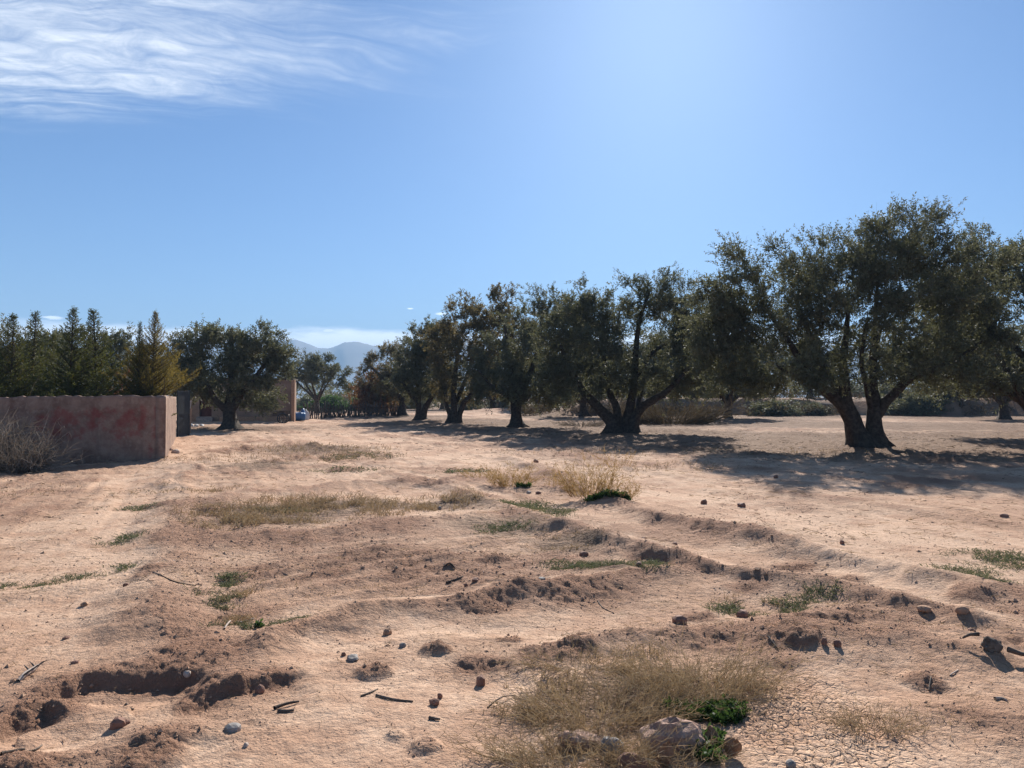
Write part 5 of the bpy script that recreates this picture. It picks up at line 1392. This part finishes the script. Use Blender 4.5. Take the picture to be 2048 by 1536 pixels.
STONES = [  # px, py (ground contact), width px, height px, material, blockiness, label, name
    (1362, 1262, 30, 22, 'red', .7, 'blocky dark red stone with a flat top above the largest dry bush'),
    (1490, 1220, 28, 17, 'red', .1, 'round red-brown stone lying in a grey-green weed patch'),
    (1651, 1306, 15, 17, 'red', .1, 'round dark stone, left one of a close pair on the earth mound'),
    (1677, 1309, 15, 15, 'red', .2, 'round dark stone, right one of a close pair on the earth mound'),
    (1930, 1241, 26, 15, 'clod', .2, 'tan rounded stone among gravel at right'),
    (1855, 1230, 28, 11, 'clod', .3, 'flat tan stone left of the gravelly one at right'),
    (1948, 1277, 16, 9, 'red', .1, 'small dark pebble above the weathered wood chunk'),
    (230, 1452, 30, 20, 'red', .6, 'brick-like red stone below the broken gully edge'),
    (250, 1446, 14, 11, 'red', .2, 'small stone tucked behind the brick-like red one'),
    (372, 1347, 16, 12, 'pale', .2, 'pale grey stone perched on the gully edge'),
    (461, 1470, 34, 17, 'grey', .1, 'smooth grey oval stone on bare soil at lower left'),
    (490, 1497, 12, 8, 'pale', .1, 'pale chip of stone below the grey oval one'),
    (703, 1321, 26, 11, 'grey', .5, 'grey wedge-shaped stone with a flat pale top'),
    (686, 1309, 10, 9, 'red', .2, 'dark pebble just above the grey wedge-shaped stone'),
    (804, 1291, 14, 10, 'grey', .1, 'grey round pebble left of the dug earth lump'),
    (774, 1262, 17, 14, 'clod', .3, 'earth-coloured round clod on the bund slope'),
    (961, 1364, 22, 24, 'red', .5, 'dark heart-shaped upright clod left of the dry tangle'),
    (869, 1408, 20, 14, 'red', .5, 'dark angular clod beside dry twigs, lower of two'),
    (879, 1393, 11, 12, 'red', .4, 'small dark pointed clod just above the angular one'),
    (517, 1378, 18, 16, 'red', .3, 'rust-brown clod at the right end of the broken gully edge'),
    (951, 1171, 17, 9, 'red', .4, 'small flat brown stone on the furrowed plot'),
    (932, 1178, 8, 6, 'red', .1, 'tiny pebble left of the flat brown stone on the furrowed plot'),
    (1084, 1178, 14, 7, 'grey', .4, 'small grey stone with pale top on the furrowed plot edge'),
    (1168, 1109, 19, 11, 'red', .3, 'reddish stone beside weeds at the plot corner'),
    (1279, 1145, 15, 11, 'red', .2, 'brown stone in the weedy hollow'),
    (1072, 928, 12, 10, 'red', .1, 'dark round stone standing out behind the smaller golden weed'),
    (1057, 984, 10, 6, 'grey', .3, 'little stone in front of the smaller golden weed, left of two'),
    (1077, 986, 12, 6, 'red', .3, 'little stone in front of the smaller golden weed, right of two'),
    (1288, 1086, 12, 6, 'red', .3, 'small stone on the narrow light path'),
    (1351, 1091, 12, 8, 'red', .3, 'small brown stone at the turn of the light path'),
    (879, 1014, 9, 8, 'grey', .2, 'bluish stone in the dry grass left of the bund'),
    (1409, 1008, 13, 11, 'red', .3, 'brown cube-like stone in the open near the big shadow, left of two'),
    (1485, 1014, 16, 9, 'red', .4, 'brown flattish stone in the open near the big shadow, right of two'),
    (1553, 956, 11, 8, 'red', .3, 'dark stone inside the shadow of the large tree'),
    (1686, 1086, 10, 9, 'red', .3, 'small dark stone on bare ground right of centre'),
    (2013, 1032, 16, 7, 'red', .3, 'flat dark stone near the right edge below the big shadow'),
    (1992, 1162, 16, 8, 'red', .3, 'brown stone in the green weeds at the right edge'),
    (146, 1328, 15, 7, 'red', .2, 'flat dark pebble on the smooth left path'),
    (129, 1276, 14, 6, 'red', .3, 'small angular pebble higher up the smooth left path'),
    (165, 1206, 16, 9, 'clod', .3, 'brown clod beside straw on the left path'),
    (250, 1176, 12, 9, 'red', .2, 'small reddish clod on the left bund slope'),
    (348, 906, 17, 11, 'pale', .3, 'pale stone at the foot of the sunlit wall side'),
    (340, 902, 9, 9, 'red', .5, 'dark brick fragment leaning on the sunlit wall side'),
    (1895, 820, 20, 7, 'pink', .2, 'flat pink boulder on the far sunlit ground right of the large tree'),
    (1305, 848, 12, 6, 'white', .3, 'white stone in front of the brown dry hedge'),
    (381, 854, 9, 7, 'white', .4, 'pale block, leftmost of three at the gate post foot'),
    (391, 853, 10, 6, 'white', .4, 'pale block, middle of three at the gate post foot'),
    (402, 852, 9, 5, 'white', .4, 'pale block, right one of three at the gate post foot'),
    (733, 837, 8, 5, 'red', .3, 'dark lump before the stick fence, left of two'),
    (742, 836, 7, 4, 'red', .3, 'dark lump before the stick fence, right of two'),
    (752, 832, 6, 5, 'white', .3, 'white lump at the foot of the stick fence'),
    (1585, 1538, 24, 14, 'grey', .1, 'dark grey stone cut by the bottom edge'),
]
MATS = {'red': M_stone_red, 'grey': M_stone_grey, 'pale': M_stone_pale, 'clod': M_clod, 'pink': M_stone_pink, 'white': M_white}
for k, (px, py, wp, hp, mk, bl, lab) in enumerate(STONES):
    x, y = G(px, py); sc = y / F
    rx, rz = wp * sc * .5, hp * sc * .62
    nm = 'earth_clod' if 'clod' in lab else 'stone'
    y2 = y + rx * .8
    o = link(nm, stone_mesh(800 + k, rx, rx * .85, rz, MATS[mk], bl), None, (x, y2, H(x, y2) + rz * .36), (0, 0, k * .7 if not bl > .55 else .2))
    tag(o, lab, 'clod' if 'clod' in lab else 'stone', 'loose stones on the open ground')
def rock(label, px, py, sx, sy, sz, mat, seed, pit=0.0, rot=(0, 0, 0), lift=.45):
    x, y = G(px, py)
    return tag(link('rock', stone_mesh(seed, sx, sy, sz, mat, .15, True, pit), None, (x, y + sy * .6, H(x, y + sy * .6) + sz * lift), rot), label, 'rock')
rock('rounded pink rock with a pitted top at the bottom centre', 1358, 1500, .150, .11, .085, M_stone_pink, 901, .8, (0, 0, 0), .3)
rock('pale pinkish rock half hidden under straw at the bottom', 1165, 1500, .12, .07, .060, M_stone_pink, 902, .5, (0, .25, .3), .15)
rock('grey rock wedged right of the half hidden pale one', 1225, 1512, .050, .05, .055, M_stone_grey, 903, 0, (0, .2, 1), .2)
rock('brown tilted slab of rock at the bottom beside the grey one', 1265, 1545, .075, .03, .06, M_stone_red, 904, .3, (.2, .6, .2), .2)

def curled_leaf(label, px, py, L, W_, seed, rot):
    rng = np.random.default_rng(seed)
    u = np.linspace(0, 1, 9); w_ = np.linspace(-1, 1, 5)
    U, Wd = np.meshgrid(u, w_, indexing='ij')
    prof = np.sin(np.clip(U * .95 + .03, 0, 1) * math.pi) ** .7
    X = Wd * W_ * prof * .8; Z = U * L; Y = .5 * W_ * (Wd ** 2) * prof + .25 * L * (U - .4) ** 2 + .006 * rng.normal(size=U.shape)
    top = np.stack((X, Y, Z), -1).reshape(-1, 3); bot = top + np.array((0, .003, 0)); N = len(top)
    i = np.arange(8)[:, None] * 5; j = np.arange(4)[None, :]
    q = np.stack((i + j, i + j + 1, i + 6 + j, i + 5 + j), -1).reshape(-1, 4)
    x, y = G(px, py)
    tag(link('fallen_leaf', mesh_np('fallen_leaf', np.vstack((top, bot)), [q, q[:, ::-1] + N], [M_brown], None, True), None, (x, y, H(x, y)), rot), label, 'leaf')
curled_leaf('brown curled dead leaf standing upright by the bottom edge', 1330, 1535, .11, .045, 911, (.1, .15, .2))
curled_leaf('brown curled dead leaf, upper of two on the cracked mud', 1440, 1490, .10, .045, 912, (-.2, -.4, .6))
curled_leaf('brown curled dead leaf, lower of two on the cracked mud', 1458, 1516, .10, .05, 913, (.2, .3, -.3))

def twig(label, pts, wpx, mat=None, name='twig', arcs=0.0, seed=0, extra=()):
    P = []
    for k, (px, py) in enumerate(pts):
        x, y = G(px, py); P.append((x, y, H(x, y)))
    P = np.array(P); o0 = P[0].copy(); sc = o0[1] / F
    lift = wpx * sc * .5
    Q = catmull(np.hstack((P - o0 + np.array((0, 0, lift * .8)), np.full((len(P), 1), wpx * sc * .5))), .03)
    Q[:, 2] += arcs * np.sin(np.linspace(0, math.pi, len(Q)))
    r = Q[:, 3] * np.linspace(1.1, .65, len(Q))
    mb = MB(); v, q, t = tube(Q[:, :3], r, 6, .2, seed); mb.add(v, q, t)
    return tag(link(name, mb.mesh(name, [mat or M_wood], True), None, tuple(o0)), label, 'twig', 'fallen twigs')
twig('dark crooked twig on pale bare soil, upper of a pair', [(549, 1415), (572, 1405), (598, 1399)], 7, M_stick, seed=1, arcs=.008)
twig('short dark twig on pale bare soil, lower of a pair', [(556, 1421), (574, 1422), (588, 1420)], 7, M_stick, seed=2)
twig('long thin stick lying left of the angular dark clod', [(752, 1390), (790, 1397), (826, 1401)], 5, M_wood, seed=3)
twig('thin stick crossing the long one at an angle', [(722, 1392), (742, 1384), (756, 1375)], 4, M_wood, seed=4)
twig('dark stick near the bottom left corner', [(2, 1508), (25, 1499), (50, 1492)], 8, M_stick, seed=5)
twig('curved pale stick right of the dark corner stick', [(54, 1497), (70, 1492), (84, 1481)], 5, M_wood, seed=6)
twig('short flat brown stick inside the gully', [(250, 1402), (262, 1402), (268, 1400)], 6, M_stick, seed=7)
twig('long thin twig on the left bund slope', [(306, 1156), (322, 1165), (350, 1172), (392, 1177)], 3, M_stick, seed=8)
twig('pale thin stem sticking out of the weeds left of centre', [(449, 1262), (458, 1250), (462, 1240)], 4, M_straw if False else M_stone_pale, seed=9, arcs=.02)
twig('bent grey twig beside the tiny seedling', [(470, 1245), (488, 1237), (508, 1232)], 4, M_stone_grey, seed=10)
twig('thin twig on the mound left of the pair of dark round stones', [(1536, 1286), (1548, 1294), (1556, 1300)], 4, M_wood, seed=12)
twig('pale peg-like stick in the right hand hollow', [(1858, 1380), (1862, 1366)], 3, M_wood, seed=13)
twig('pale thin stick lying right of the peg-like one', [(1900, 1357), (1916, 1348)], 3, M_stone_pale, seed=14)
twig('whitish flat chip of wood on the right mound', [(1990, 1412), (2005, 1410), (2014, 1414)], 6, M_stone_pale, seed=15)
twig('short forked twig on the furrowed plot', [(888, 1135), (900, 1133), (910, 1136)], 4, M_stick, seed=16)
twig('thin long twig on the furrowed plot below the forked one', [(893, 1163), (912, 1159), (926, 1156)], 4, M_stick, seed=17)
twig('thin twig on the front bund slope', [(1195, 1192), (1206, 1203), (1228, 1214)], 3, M_stick, seed=18)
twig('long thin stem at the upper left of the dry tangle', [(975, 1412), (1000, 1398), (1030, 1384)], 3, M_stick, seed=19, arcs=.02)
twig('small dark twig piece below the angular clod', [(858, 1437), (870, 1439), (880, 1440)], 6, M_stick, seed=20)

# spiky pale twig lying on the left path
x, y = G(40, 1362); sc = y / F
th = thing('thorny_twig', 'pale spiky twig with dark thorns on the smooth left path', 'twig', (x, y, H(x, y)), .1)
v, q, t = tube(np.array([(-.01, 0, .005), (-.006, .07, .02), (.0, .14, .022), (.01, .19, .03)]), [.011, .014, .012, .006], 7, .2, 3)
link('stem', MB().add(v, q, t).mesh('stem', [M_stone_pale], True), th)
for k, (yy, s) in enumerate(((.04, 1), (.08, 1), (.10, -1), (.13, 1), (.16, -1), (.18, 1))):
    v, q, t = tube(np.array([(0, yy, .022), (s * .022, yy + .012, .04), (s * .048, yy + .03, .05)]), [.006, .005, .001], 5)
    link('thorn', MB().add(v, q, t).mesh('thorn', [M_stick], True), th)

# weathered chunk of wood at the right
x, y = G(1990, 1328); sc = y / F
wd_ = thing('wood_chunk', 'weathered grey chunk of split wood with trailing roots at the right edge', 'wood', (x, y, H(x, y)), -.35)
link('block', stone_mesh(990, .050, .034, .040, M_wood, .75, True, .5), wd_, (-.01, .02, .030), (.15, .35, .3))
v, q, t = tube(np.array([(.06, -.02, .03), (.13, -.03, .012), (.20, -.06, .015), (.26, -.06, .0)]), [.018, .013, .010, .005], 7, .25, 6)
link('root', MB().add(v, q, t).mesh('root', [M_stick], True), wd_)
v, q, t = tube(np.array([(-.07, .06, .08), (-.12, .05, .075), (-.16, .05, .05)]), [.014, .010, .006], 6, .2, 7)
link('root', MB().add(v, q, t).mesh('root', [M_wood], True), wd_)
